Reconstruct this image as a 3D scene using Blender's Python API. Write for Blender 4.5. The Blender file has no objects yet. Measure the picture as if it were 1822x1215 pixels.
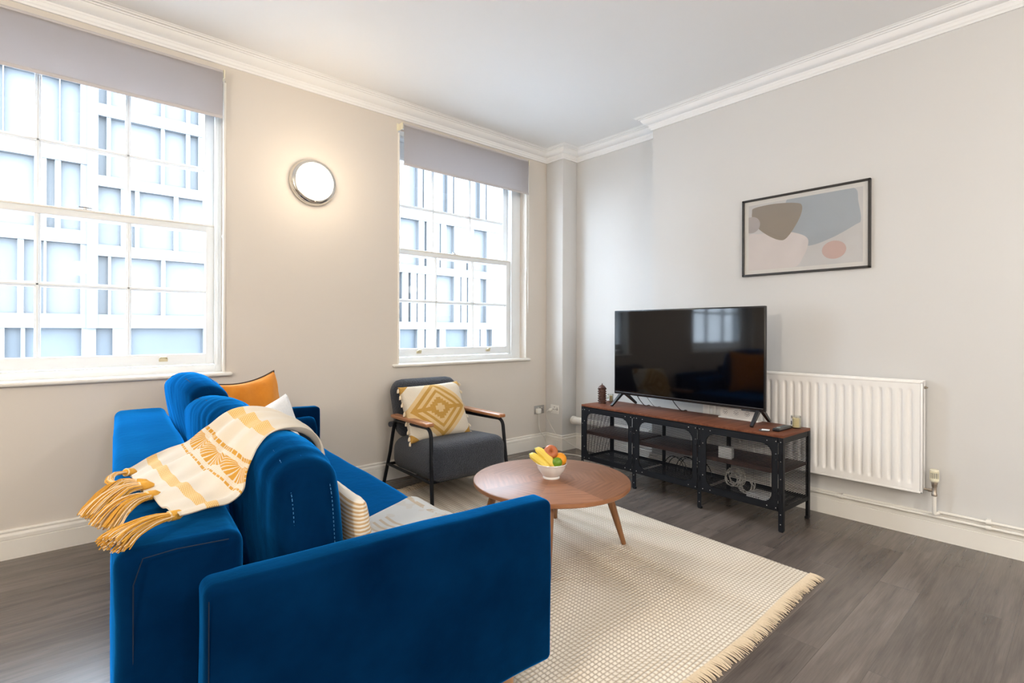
import bpy, bmesh, math, random
from mathutils import Vector, Matrix, noise
R = math.radians
random.seed(7)
C = bpy.context.scene.collection
sc = bpy.context.scene

# ------------------------------------------------------------------ camera
cam_d = bpy.data.cameras.new('camera')
cam = bpy.data.objects.new('camera', cam_d)
C.objects.link(cam)
cam_d.sensor_width = 36.0
cam_d.lens = 915.46 * 36.0 / 1822.0
cam_d.shift_y = -20.6 / 1822.0
cam_d.clip_start = 0.02
cam.matrix_world = (Matrix.Translation((-3.615, -3.558, 1.14)) @ Matrix.Rotation(R(48.62 - 90), 4, 'Z')
                    @ Matrix.Rotation(R(90), 4, 'X') @ Matrix.Rotation(R(0.19), 4, 'Z'))
sc.camera = cam

# ------------------------------------------------------------------ world, sun, exposure
sc.view_settings.view_transform = 'Standard'
sc.view_settings.look = 'None'
sc.view_settings.gamma = 1.0
sc.view_settings.use_curve_mapping = False
sc.view_settings.exposure = 0.68
w = bpy.data.worlds.new('sky')
sc.world = w
w.use_nodes = True
bg = w.node_tree.nodes['Background']
bg.inputs[0].default_value = (0.74, 0.87, 1.0, 1)
bg.inputs[1].default_value = 20.0


def light(name, kind, loc, rot, power, color, size=None, size_y=None, **kw):
    d = bpy.data.lights.new(name, kind)
    d.energy = power
    d.color = color
    if size is not None and kind == 'AREA':
        d.shape = 'RECTANGLE' if size_y else 'DISK'
        d.size = size
        if size_y:
            d.size_y = size_y
    for k, v in kw.items():
        setattr(d, k, v)
    o = bpy.data.objects.new(name, d)
    o.location = loc
    o.rotation_euler = rot
    C.objects.link(o)
    return o


light('sun', 'SUN', (0, -5, 20), (R(52), 0, R(12)), 0.4, (1.0, 0.97, 0.93), angle=R(4))
# daylight portals in the two window openings (they guide the sky light, give off none)
for nm, xa in (('window_portal', -0.98), ('window_portal', -3.5)):
    p = light(nm, 'AREA', (xa, 0.32, 1.76), (R(-90), 0, 0), 1.0, (1, 1, 1), 1.3, 1.8)
    p.data.cycles.is_portal = True
# unseen fill lights added behind and left of the camera to brighten the room
for lx, ly, pw_, pc in ((-2.0, -5.7, 56, (1.0, 0.965, 0.91)), (-3.4, -5.6, 50, (1.0, 0.965, 0.91)), (-5.5, -2.9, 72, (1.0, 0.89, 0.74))):
    light('room_fill_light', 'POINT', (lx, ly, 1.98), (0, 0, 0), pw_, pc, shadow_soft_size=0.09)


# ------------------------------------------------------------------ materials
def nodes(name):
    m = bpy.data.materials.new(name)
    m.use_nodes = True
    nt = m.node_tree
    b = nt.nodes['Principled BSDF']
    return m, nt, b


def N(nt, typ, **kw):
    n = nt.nodes.new(typ)
    for k, v in kw.items():
        setattr(n, k, v)
    return n


def L(nt, a, b):
    nt.links.new(a, b)


def math_n(nt, op, a, b=None, c=None, clamp=False):
    n = N(nt, 'ShaderNodeMath', operation=op)
    n.use_clamp = clamp
    for i, v in enumerate((a, b, c)):
        if v is None:
            continue
        if isinstance(v, (int, float)):
            n.inputs[i].default_value = v
        else:
            L(nt, v, n.inputs[i])
    return n.outputs[0]


def mixc(nt, fac, a, b):
    n = N(nt, 'ShaderNodeMix', data_type='RGBA')
    for s, v in ((n.inputs['Factor'], fac), (n.inputs[6], a), (n.inputs[7], b)):
        if isinstance(v, (int, float)):
            s.default_value = v
        elif isinstance(v, tuple):
            s.default_value = v if len(v) == 4 else v + (1,)
        else:
            L(nt, v, s)
    return n.outputs[2]


def coords(nt, kind='Object', scale=(1, 1, 1), rot=(0, 0, 0), loc=(0, 0, 0)):
    t = N(nt, 'ShaderNodeTexCoord')
    mp = N(nt, 'ShaderNodeMapping')
    mp.inputs['Scale'].default_value = scale
    mp.inputs['Rotation'].default_value = rot
    mp.inputs['Location'].default_value = loc
    L(nt, t.outputs[kind], mp.inputs[0])
    return mp.outputs[0]


def noise_n(nt, vec, scale, detail=3, rough=0.5):
    n = N(nt, 'ShaderNodeTexNoise')
    n.inputs['Scale'].default_value = scale
    n.inputs['Detail'].default_value = detail
    n.inputs['Roughness'].default_value = rough
    L(nt, vec, n.inputs['Vector'])
    return n.outputs['Fac']


def bump(nt, b, h, strength=0.3, dist=0.01):
    n = N(nt, 'ShaderNodeBump')
    n.inputs['Strength'].default_value = strength
    n.inputs['Distance'].default_value = dist
    L(nt, h, n.inputs['Height'])
    L(nt, n.outputs[0], b.inputs['Normal'])


def plain(name, col, rough=0.5, metal=0.0, nscale=0, nstr=0.1, ndist=0.002, var=0.0, **kw):
    m, nt, b = nodes(name)
    b.inputs['Base Color'].default_value = col + (1,)
    b.inputs['Roughness'].default_value = rough
    b.inputs['Metallic'].default_value = metal
    for k, v in kw.items():
        b.inputs[k.replace('_', ' ')].default_value = v
    if nscale:
        v = coords(nt)
        f = noise_n(nt, v, nscale, 4)
        bump(nt, b, f, nstr, ndist)
        if var:
            f2 = noise_n(nt, v, nscale * 0.15, 3)
            c = mixc(nt, f2, tuple(x * (1 - var) for x in col), tuple(min(1, x * (1 + var)) for x in col))
            L(nt, c, b.inputs['Base Color'])
    return m


M = {}
M['wall'] = plain('wall_paint', (0.72, 0.665, 0.60), 0.62, nscale=60, nstr=0.05, ndist=0.002)
M['wall2'] = plain('wall_paint_tv', (0.69, 0.68, 0.665), 0.62, nscale=60, nstr=0.05, ndist=0.002)
M['ceil'] = plain('ceiling_paint', (0.93, 0.93, 0.925), 0.7, nscale=60, nstr=0.03)
M['trim'] = plain('gloss_trim_paint', (0.86, 0.83, 0.77), 0.32, nscale=20, nstr=0.04)
M['sash'] = plain('sash_paint', (0.86, 0.89, 0.91), 0.35, nscale=25, nstr=0.04)
M['white'] = plain('white_plastic', (0.82, 0.81, 0.78), 0.35)
M['cream'] = plain('cream_plastic', (0.85, 0.80, 0.62), 0.4)
M['rad'] = plain('radiator_enamel', (0.92, 0.90, 0.875), 0.28)
M['pipe'] = plain('painted_pipe', (0.84, 0.81, 0.75), 0.3)
M['steel'] = plain('brushed_steel', (0.55, 0.55, 0.55), 0.35, 1.0)
M['nickel'] = plain('dull_nickel', (0.42, 0.36, 0.30), 0.4, 1.0)
M['brass'] = plain('worn_brass', (0.62, 0.55, 0.38), 0.45, 0.7)
M['black'] = plain('black_powder_coat', (0.004, 0.005, 0.008), 0.5, nscale=300, nstr=0.1, Specular_IOR_Level=0.3)
M['blackpl'] = plain('black_plastic', (0.010, 0.010, 0.012), 0.25)
M['rivet'] = plain('rivet_steel', (0.6, 0.58, 0.55), 0.3, 1.0)
M['screen'] = plain('tv_screen', (0.002, 0.002, 0.003), 0.06, Specular_IOR_Level=0.42)
M['frame'] = plain('dark_picture_frame', (0.020, 0.017, 0.016), 0.4)
M['mat'] = plain('picture_mount', (0.85, 0.83, 0.80), 0.8)
M['ceramic'] = plain('white_ceramic', (0.82, 0.80, 0.77), 0.12)
M['wax'] = plain('candle_wax', (0.85, 0.72, 0.42), 0.5, Subsurface_Weight=0.0)
M['label'] = plain('candle_label', (0.85, 0.86, 0.86), 0.6)
M['ink'] = plain('label_ink', (0.03, 0.03, 0.05), 0.6)
M['cable'] = plain('white_cable', (0.80, 0.78, 0.72), 0.45)
M['green'] = plain('label_green', (0.35, 0.45, 0.18), 0.6)
M['road'] = plain('asphalt', (0.25, 0.26, 0.28), 0.9)
M['facade'] = plain('portland_stone', (0.062, 0.0645, 0.067), 0.7, nscale=3, nstr=0.05, var=0.03)


def blind_mat():
    m, nt, b = nodes('blind_fabric')
    b.inputs['Base Color'].default_value = (0.62, 0.58, 0.575, 1)
    b.inputs['Roughness'].default_value = 0.85
    v = coords(nt)
    bump(nt, b, noise_n(nt, v, 900, 2), 0.15, 0.0005)
    tl = N(nt, 'ShaderNodeBsdfTranslucent')
    tl.inputs[0].default_value = (0.50, 0.47, 0.47, 1)
    mx = N(nt, 'ShaderNodeMixShader')
    mx.inputs[0].default_value = 0.06
    L(nt, b.outputs[0], mx.inputs[1])
    L(nt, tl.outputs[0], mx.inputs[2])
    L(nt, mx.outputs[0], nt.nodes['Material Output'].inputs[0])
    return m


M['blind'] = blind_mat()


def glass_mat(name, refl=0.06, tint=(0.97, 0.985, 1.0), dirt=0.0):
    m = bpy.data.materials.new(name)
    m.use_nodes = True
    nt = m.node_tree
    nt.nodes.remove(nt.nodes['Principled BSDF'])
    out = nt.nodes['Material Output']
    tr = N(nt, 'ShaderNodeBsdfTransparent')
    tr.inputs[0].default_value = tint + (1,)
    gl = N(nt, 'ShaderNodeBsdfGlossy')
    gl.inputs['Roughness'].default_value = 0.02
    fr = N(nt, 'ShaderNodeFresnel')
    fr.inputs[0].default_value = 1.45
    mx = N(nt, 'ShaderNodeMixShader')
    f = math_n(nt, 'MULTIPLY', fr.outputs[0], refl / 0.04)
    f = math_n(nt, 'MINIMUM', f, 0.6)
    L(nt, f, mx.inputs[0])
    L(nt, tr.outputs[0], mx.inputs[1])
    L(nt, gl.outputs[0], mx.inputs[2])
    L(nt, mx.outputs[0], out.inputs[0])
    return m


M['glass'] = glass_mat('window_glass', 0.04)
M['pglass'] = glass_mat('picture_glass', 0.04, (0.99, 0.99, 0.99))
M['cglass'] = glass_mat('candle_glass', 0.06, (0.95, 0.96, 0.95))


def floor_mat():
    m, nt, b = nodes('grey_oak_planks')
    v = coords(nt, loc=(0.35, 0.055, 0))
    br = N(nt, 'ShaderNodeTexBrick')
    br.offset = 0.37
    br.offset_frequency = 2
    br.inputs['Scale'].default_value = 1.0
    br.inputs['Brick Width'].default_value = 1.22
    br.inputs['Row Height'].default_value = 0.150
    br.inputs['Mortar Size'].default_value = 0.0009
    br.inputs['Mortar Smooth'].default_value = 0.2
    br.inputs['Color1'].default_value = (0, 0, 0, 1)
    br.inputs['Color2'].default_value = (1, 1, 1, 1)
    br.inputs['Mortar'].default_value = (0.5, 0.5, 0.5, 1)
    L(nt, v, br.inputs['Vector'])
    sep = N(nt, 'ShaderNodeSeparateXYZ')
    L(nt, v, sep.inputs[0])
    off = math_n(nt, 'MULTIPLY', br.outputs['Color'], 23.0)

    def grain(fx, fy, scale, det, rough):
        cmb = N(nt, 'ShaderNodeCombineXYZ')
        L(nt, math_n(nt, 'ADD', math_n(nt, 'MULTIPLY', sep.outputs[0], fx), off), cmb.inputs[0])
        L(nt, math_n(nt, 'ADD', math_n(nt, 'MULTIPLY', sep.outputs[1], fy), off), cmb.inputs[1])
        L(nt, off, cmb.inputs[2])
        return noise_n(nt, cmb.outputs[0], scale, det, rough)
    broad = grain(1.1, 6.5, 1.0, 4, 0.55)
    mid = grain(2.0, 30.0, 1.0, 5, 0.6)
    fine = grain(7.0, 190.0, 1.0, 3, 0.6)
    # cathedral figure: contour lines of the broad noise
    ring = math_n(nt, 'SINE', math_n(nt, 'ADD', math_n(nt, 'MULTIPLY', broad, 34.0), math_n(nt, 'MULTIPLY', mid, 3.0)))
    g = math_n(nt, 'ADD', math_n(nt, 'MULTIPLY', broad, 0.42), math_n(nt, 'MULTIPLY', mid, 0.34))
    g = math_n(nt, 'ADD', g, math_n(nt, 'MULTIPLY', fine, 0.24))
    g = math_n(nt, 'ADD', g, math_n(nt, 'MULTIPLY', ring, 0.022))
    rp = N(nt, 'ShaderNodeValToRGB')
    rp.color_ramp.elements[0].position = 0.33
    rp.color_ramp.elements[0].color = (0.066, 0.051, 0.043, 1)
    rp.color_ramp.elements[1].position = 0.68
    rp.color_ramp.elements[1].color = (0.182, 0.147, 0.125, 1)
    L(nt, g, rp.inputs[0])
    tone = math_n(nt, 'ADD', math_n(nt, 'MULTIPLY', br.outputs['Color'], 0.30), 0.80)
    mul = N(nt, 'ShaderNodeMix', data_type='RGBA', blend_type='MULTIPLY')
    mul.inputs['Factor'].default_value = 1.0
    L(nt, rp.outputs[0], mul.inputs[6])
    L(nt, tone, mul.inputs[7])
    col = mixc(nt, br.outputs['Fac'], mul.outputs[2], (0.07, 0.055, 0.045))
    L(nt, col, b.inputs['Base Color'])
    b.inputs['Roughness'].default_value = 0.27
    b.inputs['Specular IOR Level'].default_value = 0.7
    h = math_n(nt, 'SUBTRACT', math_n(nt, 'MULTIPLY', g, 0.3), br.outputs['Fac'])
    bump(nt, b, h, 0.2, 0.0010)
    return m


M['floor'] = floor_mat()


def velvet_mat(name, c0, c1, sheen=(0.25, 0.55, 1.0)):
    m, nt, b = nodes(name)
    v = coords(nt)
    f = noise_n(nt, v, 5.5, 4, 0.6)
    v2 = coords(nt, scale=(1, 6, 1))
    f2 = noise_n(nt, v2, 6, 3, 0.6)
    ff = math_n(nt, 'ADD', math_n(nt, 'MULTIPLY', f, 0.6), math_n(nt, 'MULTIPLY', f2, 0.4))
    rp = N(nt, 'ShaderNodeValToRGB')
    rp.color_ramp.elements[0].position = 0.36
    rp.color_ramp.elements[0].color = c0 + (1,)
    rp.color_ramp.elements[1].position = 0.68
    rp.color_ramp.elements[1].color = c1 + (1,)
    L(nt, ff, rp.inputs[0])
    L(nt, rp.outputs[0], b.inputs['Base Color'])
    b.inputs['Roughness'].default_value = 0.8
    b.inputs['Specular IOR Level'].default_value = 0.0
    b.inputs['Sheen Weight'].default_value = 1.0
    b.inputs['Sheen Roughness'].default_value = 0.38
    b.inputs['Sheen Tint'].default_value = sheen + (1,)
    n3 = noise_n(nt, v, 26, 3, 0.6)
    n4 = noise_n(nt, v, 420, 2)
    h = math_n(nt, 'ADD', math_n(nt, 'MULTIPLY', n3, 1.0), math_n(nt, 'MULTIPLY', n4, 0.10))
    bump(nt, b, h, 0.18, 0.006)
    return m


M['velvet'] = velvet_mat('blue_velvet', (0.0006, 0.010, 0.040), (0.001, 0.020, 0.072), (0.015, 0.34, 1.0))
M['thread'] = plain('seam_thread', (0.03, 0.16, 0.36), 0.7)
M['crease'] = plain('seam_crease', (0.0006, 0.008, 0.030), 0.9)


def fabric(name, col, col2=None, scale=350, rough=0.9, strength=0.4, dist=0.002, sheen=0.0, big=0):
    m, nt, b = nodes(name)
    v = coords(nt)
    f = noise_n(nt, v, scale, 2)
    c = mixc(nt, f, col, col2 or col)
    L(nt, c, b.inputs['Base Color'])
    b.inputs['Roughness'].default_value = rough
    b.inputs['Sheen Weight'].default_value = sheen
    h = f
    if big:
        h = math_n(nt, 'ADD', f, math_n(nt, 'MULTIPLY', noise_n(nt, v, big, 3), 3.0))
    bump(nt, b, h, strength, dist)
    return m


M['boucle'] = fabric('charcoal_boucle', (0.008, 0.010, 0.016), (0.052, 0.062, 0.086), 150, 0.95, 1.0, 0.012, 0.2)
M['orange'] = velvet_mat('orange_velvet', (0.62, 0.20, 0.022), (0.76, 0.28, 0.035), (1.0, 0.6, 0.3))
M['pipingdark'] = plain('dark_piping', (0.07, 0.045, 0.025), 0.8)
M['whitecush'] = fabric('white_textured_cotton', (0.70, 0.70, 0.71), (0.84, 0.84, 0.84), 160, 0.95, 0.6, 0.004)
M['tassel_w'] = fabric('cream_tassel', (0.78, 0.66, 0.48), (0.86, 0.76, 0.60), 300)
M['yarn1'] = fabric('mustard_yarn', (0.62, 0.30, 0.035), (0.74, 0.40, 0.06), 300)
M['yarn2'] = fabric('cream_yarn', (0.74, 0.52, 0.30), (0.82, 0.64, 0.42), 300)
M['fringe'] = fabric('jute_fringe', (0.58, 0.45, 0.30), (0.72, 0.60, 0.44), 120, 0.95, 0.3)


def rug_mat():
    m, nt, b = nodes('woven_cream_rug')
    v = coords(nt)
    sep = N(nt, 'ShaderNodeSeparateXYZ')
    L(nt, v, sep.inputs[0])
    nz = noise_n(nt, coords(nt), 3.0, 2)
    ww = math_n(nt, 'MULTIPLY', math_n(nt, 'SUBTRACT', nz, 0.5), 0.02)
    sx = math_n(nt, 'ABSOLUTE', math_n(nt, 'SINE', math_n(nt, 'MULTIPLY', math_n(nt, 'ADD', sep.outputs[0], ww), math.pi / 0.021)))
    sy = math_n(nt, 'ABSOLUTE', math_n(nt, 'SINE', math_n(nt, 'MULTIPLY', sep.outputs[1], math.pi / 0.0165)))
    px = math_n(nt, 'POWER', sx, 0.45)
    py = math_n(nt, 'POWER', sy, 0.45)
    h = math_n(nt, 'MULTIPLY', px, py)
    f = noise_n(nt, v, 240, 2)
    light_c = mixc(nt, f, (0.78, 0.68, 0.55), (0.90, 0.82, 0.71))
    c = mixc(nt, math_n(nt, 'POWER', h, 1.1), (0.40, 0.31, 0.21), light_c)
    L(nt, c, b.inputs['Base Color'])
    b.inputs['Roughness'].default_value = 0.95
    bump(nt, b, math_n(nt, 'ADD', h, math_n(nt, 'MULTIPLY', f, 0.15)), 0.7, 0.005)
    return m


M['rug'] = rug_mat()


def wood(name, c0, c1, stretch=(1, 18, 18), scale=2.2, rough=0.35, rot=(0, 0, 0), spec=0.5):
    m, nt, b = nodes(name)
    v = coords(nt, scale=stretch, rot=rot)
    f = noise_n(nt, v, scale, 6, 0.65)
    rp = N(nt, 'ShaderNodeValToRGB')
    rp.color_ramp.elements[0].position = 0.33
    rp.color_ramp.elements[0].color = c0 + (1,)
    rp.color_ramp.elements[1].position = 0.70
    rp.color_ramp.elements[1].color = c1 + (1,)
    L(nt, f, rp.inputs[0])
    L(nt, rp.outputs[0], b.inputs['Base Color'])
    b.inputs['Roughness'].default_value = rough
    b.inputs['Specular IOR Level'].default_value = spec
    bump(nt, b, f, 0.08, 0.001)
    return m


M['standwood'] = wood('stand_walnut', (0.11, 0.034, 0.018), (0.22, 0.082, 0.042), (18, 1, 18), 2.0, 0.50, spec=0.12)
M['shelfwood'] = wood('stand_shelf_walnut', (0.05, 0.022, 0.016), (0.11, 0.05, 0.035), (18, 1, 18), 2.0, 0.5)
M['armwood'] = wood('armrest_oak', (0.30, 0.12, 0.05), (0.50, 0.23, 0.10), (18, 1, 18), 2.5, 0.35)
M['legwood'] = wood('leg_beech', (0.42, 0.22, 0.10), (0.60, 0.34, 0.17), (14, 14, 1), 2.5, 0.4)
M['tableleg'] = wood('table_leg_walnut', (0.20, 0.085, 0.032), (0.34, 0.16, 0.065), (14, 14, 1), 2.5, 0.35)
M['tableedge'] = wood('table_edge_walnut', (0.26, 0.105, 0.045), (0.40, 0.18, 0.085), (3, 3, 30), 2.0, 0.35)


def tabletop_mat():
    # radial veneer wedges: each wedge has its own grain direction
    m, nt, b = nodes('table_sunburst_veneer')
    t = N(nt, 'ShaderNodeTexCoord')
    sep = N(nt, 'ShaderNodeSeparateXYZ')
    L(nt, t.outputs['Object'], sep.inputs[0])
    ang = math_n(nt, 'ARCTAN2', sep.outputs[1], sep.outputs[0])
    k = math_n(nt, 'FLOOR', math_n(nt, 'DIVIDE', math_n(nt, 'ADD', ang, 10 * math.pi + R(10)), R(45)))
    rot = math_n(nt, 'MULTIPLY', k, R(45))
    rot = math_n(nt, 'ADD', rot, R(22.5 - 10))
    vr = N(nt, 'ShaderNodeVectorRotate', rotation_type='Z_AXIS')
    L(nt, t.outputs['Object'], vr.inputs['Vector'])
    L(nt, math_n(nt, 'MULTIPLY', rot, -1), vr.inputs['Angle'])
    mp = N(nt, 'ShaderNodeMapping')
    mp.inputs['Scale'].default_value = (34, 2, 1)
    L(nt, vr.outputs[0], mp.inputs[0])
    f = noise_n(nt, mp.outputs[0], 2.0, 6, 0.6)
    rp = N(nt, 'ShaderNodeValToRGB')
    rp.color_ramp.elements[0].position = 0.30
    rp.color_ramp.elements[0].color = (0.205, 0.085, 0.040, 1)
    rp.color_ramp.elements[1].position = 0.72
    rp.color_ramp.elements[1].color = (0.37, 0.165, 0.085, 1)
    L(nt, f, rp.inputs[0])
    wn = N(nt, 'ShaderNodeTexWhiteNoise', noise_dimensions='1D')
    L(nt, k, wn.inputs['W'])
    tone = math_n(nt, 'ADD', math_n(nt, 'MULTIPLY', wn.outputs['Value'], 0.35), 0.80)
    mul = N(nt, 'ShaderNodeMix', data_type='RGBA', blend_type='MULTIPLY')
    mul.inputs['Factor'].default_value = 1.0
    L(nt, rp.outputs[0], mul.inputs[6])
    L(nt, tone, mul.inputs[7])
    L(nt, mul.outputs[2], b.inputs['Base Color'])
    b.inputs['Roughness'].default_value = 0.42
    return m


M['tabletop'] = tabletop_mat()


def fruit(name, c0, c1, scale, rough, bs=0.1):
    m, nt, b = nodes(name)
    v = coords(nt)
    f = noise_n(nt, v, scale, 4, 0.6)
    L(nt, mixc(nt, f, c0, c1), b.inputs['Base Color'])
    b.inputs['Roughness'].default_value = rough
    bump(nt, b, noise_n(nt, v, 260, 2), bs, 0.001)
    return m


M['banana'] = fruit('banana_skin', (0.80, 0.55, 0.06), (0.86, 0.66, 0.14), 8, 0.45)
M['bananatip'] = plain('banana_tip', (0.55, 0.62, 0.20), 0.6)
M['apple'] = fruit('apple_skin', (0.36, 0.03, 0.015), (0.66, 0.27, 0.09), 22, 0.28)
M['orangef'] = fruit('orange_peel', (0.85, 0.30, 0.01), (0.90, 0.38, 0.02), 30, 0.42, 0.5)
M['lime'] = fruit('lime_peel', (0.09, 0.20, 0.006), (0.19, 0.33, 0.012), 25, 0.35, 0.4)
M['stalk'] = plain('stalk', (0.10, 0.06, 0.03), 0.8)
M['carved'] = fruit('carved_dark_wood', (0.035, 0.014, 0.009), (0.11, 0.04, 0.024), 60, 0.45, 0.6)


def uv_nodes(nt):
    t = N(nt, 'ShaderNodeTexCoord')
    s = N(nt, 'ShaderNodeSeparateXYZ')
    L(nt, t.outputs['UV'], s.inputs[0])
    return s.outputs[0], s.outputs[1]


def band(nt, x, a, b_):
    """1 where a < x < b"""
    return math_n(nt, 'MULTIPLY', math_n(nt, 'GREATER_THAN', x, a), math_n(nt, 'LESS_THAN', x, b_))


def OR(nt, *a):
    r = a[0]
    for x in a[1:]:
        r = math_n(nt, 'MAXIMUM', r, x)
    return r


def throw_mat():
    m, nt, b = nodes('mustard_pattern_throw')
    u, v = uv_nodes(nt)      # u along the throw from the tasselled end, v across (0..1)
    # checked mustard bars near the hem and near the crest
    def stripe(a, b_):
        return band(nt, u, a, b_)
    vb = math_n(nt, 'FRACT', math_n(nt, 'MULTIPLY', v, 3.0))
    hem = stripe(0.115, 0.175)
    crest = math_n(nt, 'MULTIPLY', stripe(0.60, 0.655), band(nt, vb, 0.1, 0.85))
    # dotted rows
    dots = math_n(nt, 'LESS_THAN', math_n(nt, 'FRACT', math_n(nt, 'MULTIPLY', v, 26)), 0.80)
    row1 = math_n(nt, 'MULTIPLY', stripe(0.335, 0.352), dots)
    row2 = math_n(nt, 'MULTIPLY', stripe(0.492, 0.509), dots)
    # fans: rays that spread from a foot between the dotted rows
    vf = math_n(nt, 'SUBTRACT', math_n(nt, 'FRACT', math_n(nt, 'MULTIPLY', v, 3.0)), 0.5)
    uu = math_n(nt, 'SUBTRACT', u, 0.485)
    ang = math_n(nt, 'ARCTAN2', math_n(nt, 'MULTIPLY', vf, 0.16), uu)
    rad = math_n(nt, 'SQRT', math_n(nt, 'ADD', math_n(nt, 'MULTIPLY', uu, uu), math_n(nt, 'POWER', math_n(nt, 'MULTIPLY', vf, 0.16), 2)))
    ray = math_n(nt, 'LESS_THAN', math_n(nt, 'FRACT', math_n(nt, 'MULTIPLY', ang, 5.2)), 0.72)
    fan = math_n(nt, 'MULTIPLY', math_n(nt, 'MULTIPLY', ray, band(nt, rad, 0.022, 0.105)), stripe(0.375, 0.475))
    fine = math_n(nt, 'MULTIPLY', stripe(0.352, 0.492),
                  math_n(nt, 'LESS_THAN', math_n(nt, 'MULTIPLY', math_n(nt, 'FRACT', math_n(nt, 'MULTIPLY', v, 60)),
                                                 math_n(nt, 'FRACT', math_n(nt, 'MULTIPLY', u, 70))), 0.10))
    strong = OR(nt, row1, row2, fan)
    weave = N(nt, 'ShaderNodeTexChecker')
    cmb = N(nt, 'ShaderNodeCombineXYZ')
    L(nt, math_n(nt, 'MULTIPLY', u, 1.0), cmb.inputs[0])
    L(nt, math_n(nt, 'MULTIPLY', v, 0.65), cmb.inputs[1])
    weave.inputs['Scale'].default_value = 190
    L(nt, cmb.outputs[0], weave.inputs['Vector'])
    soft = OR(nt, hem, crest)
    base = (0.64, 0.57, 0.47)
    barc = mixc(nt, weave.outputs['Fac'], (0.60, 0.34, 0.09), (0.76, 0.55, 0.27))
    c = mixc(nt, soft, base, barc)
    c = mixc(nt, math_n(nt, 'MULTIPLY', fine, 0.35), c, (0.62, 0.40, 0.15))
    c = mixc(nt, strong, c, (0.54, 0.27, 0.03))
    L(nt, c, b.inputs['Base Color'])
    b.inputs['Roughness'].default_value = 0.92
    h = math_n(nt, 'ADD', weave.outputs['Fac'], math_n(nt, 'MULTIPLY', OR(nt, strong, soft), 1.2))
    bump(nt, b, h, 0.25, 0.0015)
    return m


M['throw'] = throw_mat()


def blanket_mat():
    m, nt, b = nodes('cream_pattern_blanket')
    u, v = uv_nodes(nt)
    n = noise_n(nt, coords(nt), 30, 3)
    n2 = noise_n(nt, coords(nt), 11, 2)
    bar = math_n(nt, 'MULTIPLY', band(nt, v, 0.40, 0.50), math_n(nt, 'GREATER_THAN', n, 0.42))
    bar2 = math_n(nt, 'MULTIPLY', band(nt, u, 0.52, 0.57), math_n(nt, 'GREATER_THAN', n, 0.45))
    mot = math_n(nt, 'MULTIPLY', band(nt, u, 0.0, 0.34), math_n(nt, 'LESS_THAN', math_n(nt, 'FRACT', math_n(nt, 'MULTIPLY', u, 34)), 0.4))
    mot = math_n(nt, 'MULTIPLY', mot, band(nt, v, 0.55, 0.86))
    spots = math_n(nt, 'GREATER_THAN', n2, 0.62)
    k = OR(nt, math_n(nt, 'MULTIPLY', bar, 0.55), math_n(nt, 'MULTIPLY', bar2, 0.6), math_n(nt, 'MULTIPLY', mot, 0.55), math_n(nt, 'MULTIPLY', spots, 0.15))
    c = mixc(nt, k, (0.88, 0.85, 0.80), (0.68, 0.45, 0.20))
    L(nt, c, b.inputs['Base Color'])
    b.inputs['Roughness'].default_value = 0.92
    bump(nt, b, noise_n(nt, coords(nt), 400, 2), 0.3, 0.001)
    return m


M['blanket'] = blanket_mat()


def stripecush_mat():
    m, nt, b = nodes('ribbed_stripe_cotton')
    u, v = uv_nodes(nt)
    s = math_n(nt, 'LESS_THAN', math_n(nt, 'FRACT', math_n(nt, 'MULTIPLY', v, 26)), 0.5)
    L(nt, mixc(nt, s, (0.80, 0.74, 0.64), (0.60, 0.40, 0.20)), b.inputs['Base Color'])
    b.inputs['Roughness'].default_value = 0.9
    bump(nt, b, s, 0.3, 0.002)
    return m


M['stripecush'] = stripecush_mat()


def ikat_mat():
    """cream and mustard tufted diamonds"""
    m, nt, b = nodes('tufted_diamond_cotton')
    u, v = uv_nodes(nt)
    au = math_n(nt, 'ABSOLUTE', math_n(nt, 'SUBTRACT', u, 0.5))
    av = math_n(nt, 'ABSOLUTE', math_n(nt, 'SUBTRACT', v, 0.5))
    d = math_n(nt, 'ADD', au, math_n(nt, 'MULTIPLY', av, 0.92))
    r1 = band(nt, d, 0.395, 0.465)
    r2 = band(nt, d, 0.265, 0.325)
    # stepped flower in the middle
    q = math_n(nt, 'DIVIDE', math_n(nt, 'FLOOR', math_n(nt, 'MULTIPLY', au, 26)), 26)
    q2 = math_n(nt, 'DIVIDE', math_n(nt, 'FLOOR', math_n(nt, 'MULTIPLY', av, 26)), 26)
    dq = math_n(nt, 'ADD', q, q2)
    fl = band(nt, dq, 0.06, 0.16)
    arm = math_n(nt, 'MULTIPLY', math_n(nt, 'LESS_THAN', av, 0.032), band(nt, au, 0.16, 0.40))
    arm = OR(nt, arm)
    corner = math_n(nt, 'GREATER_THAN', math_n(nt, 'MULTIPLY', math_n(nt, 'ADD', au, av), 1.0), 0.86)
    raised = OR(nt, r1, r2, fl, arm, corner)
    n = noise_n(nt, coords(nt), 240, 2)
    bgc = mixc(nt, math_n(nt, 'LESS_THAN', d, 0.55), (0.78, 0.70, 0.58), (0.76, 0.55, 0.28))
    c = mixc(nt, raised, bgc, mixc(nt, n, (0.48, 0.25, 0.04), (0.66, 0.39, 0.10)))
    L(nt, c, b.inputs['Base Color'])
    b.inputs['Roughness'].default_value = 0.95
    bump(nt, b, math_n(nt, 'ADD', math_n(nt, 'MULTIPLY', raised, 2.0), math_n(nt, 'MULTIPLY', n, 1.2)), 0.7, 0.004)
    return m


M['ikat'] = ikat_mat()


def shade_mat():
    m, nt, b = nodes('lamp_opal_glass')
    b.inputs['Base Color'].default_value = (0.9, 0.86, 0.78, 1)
    b.inputs['Roughness'].default_value = 0.25
    b.inputs['Emission Color'].default_value = (1.0, 0.90, 0.74, 1)
    b.inputs['Emission Strength'].default_value = 1.5
    return m


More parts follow.
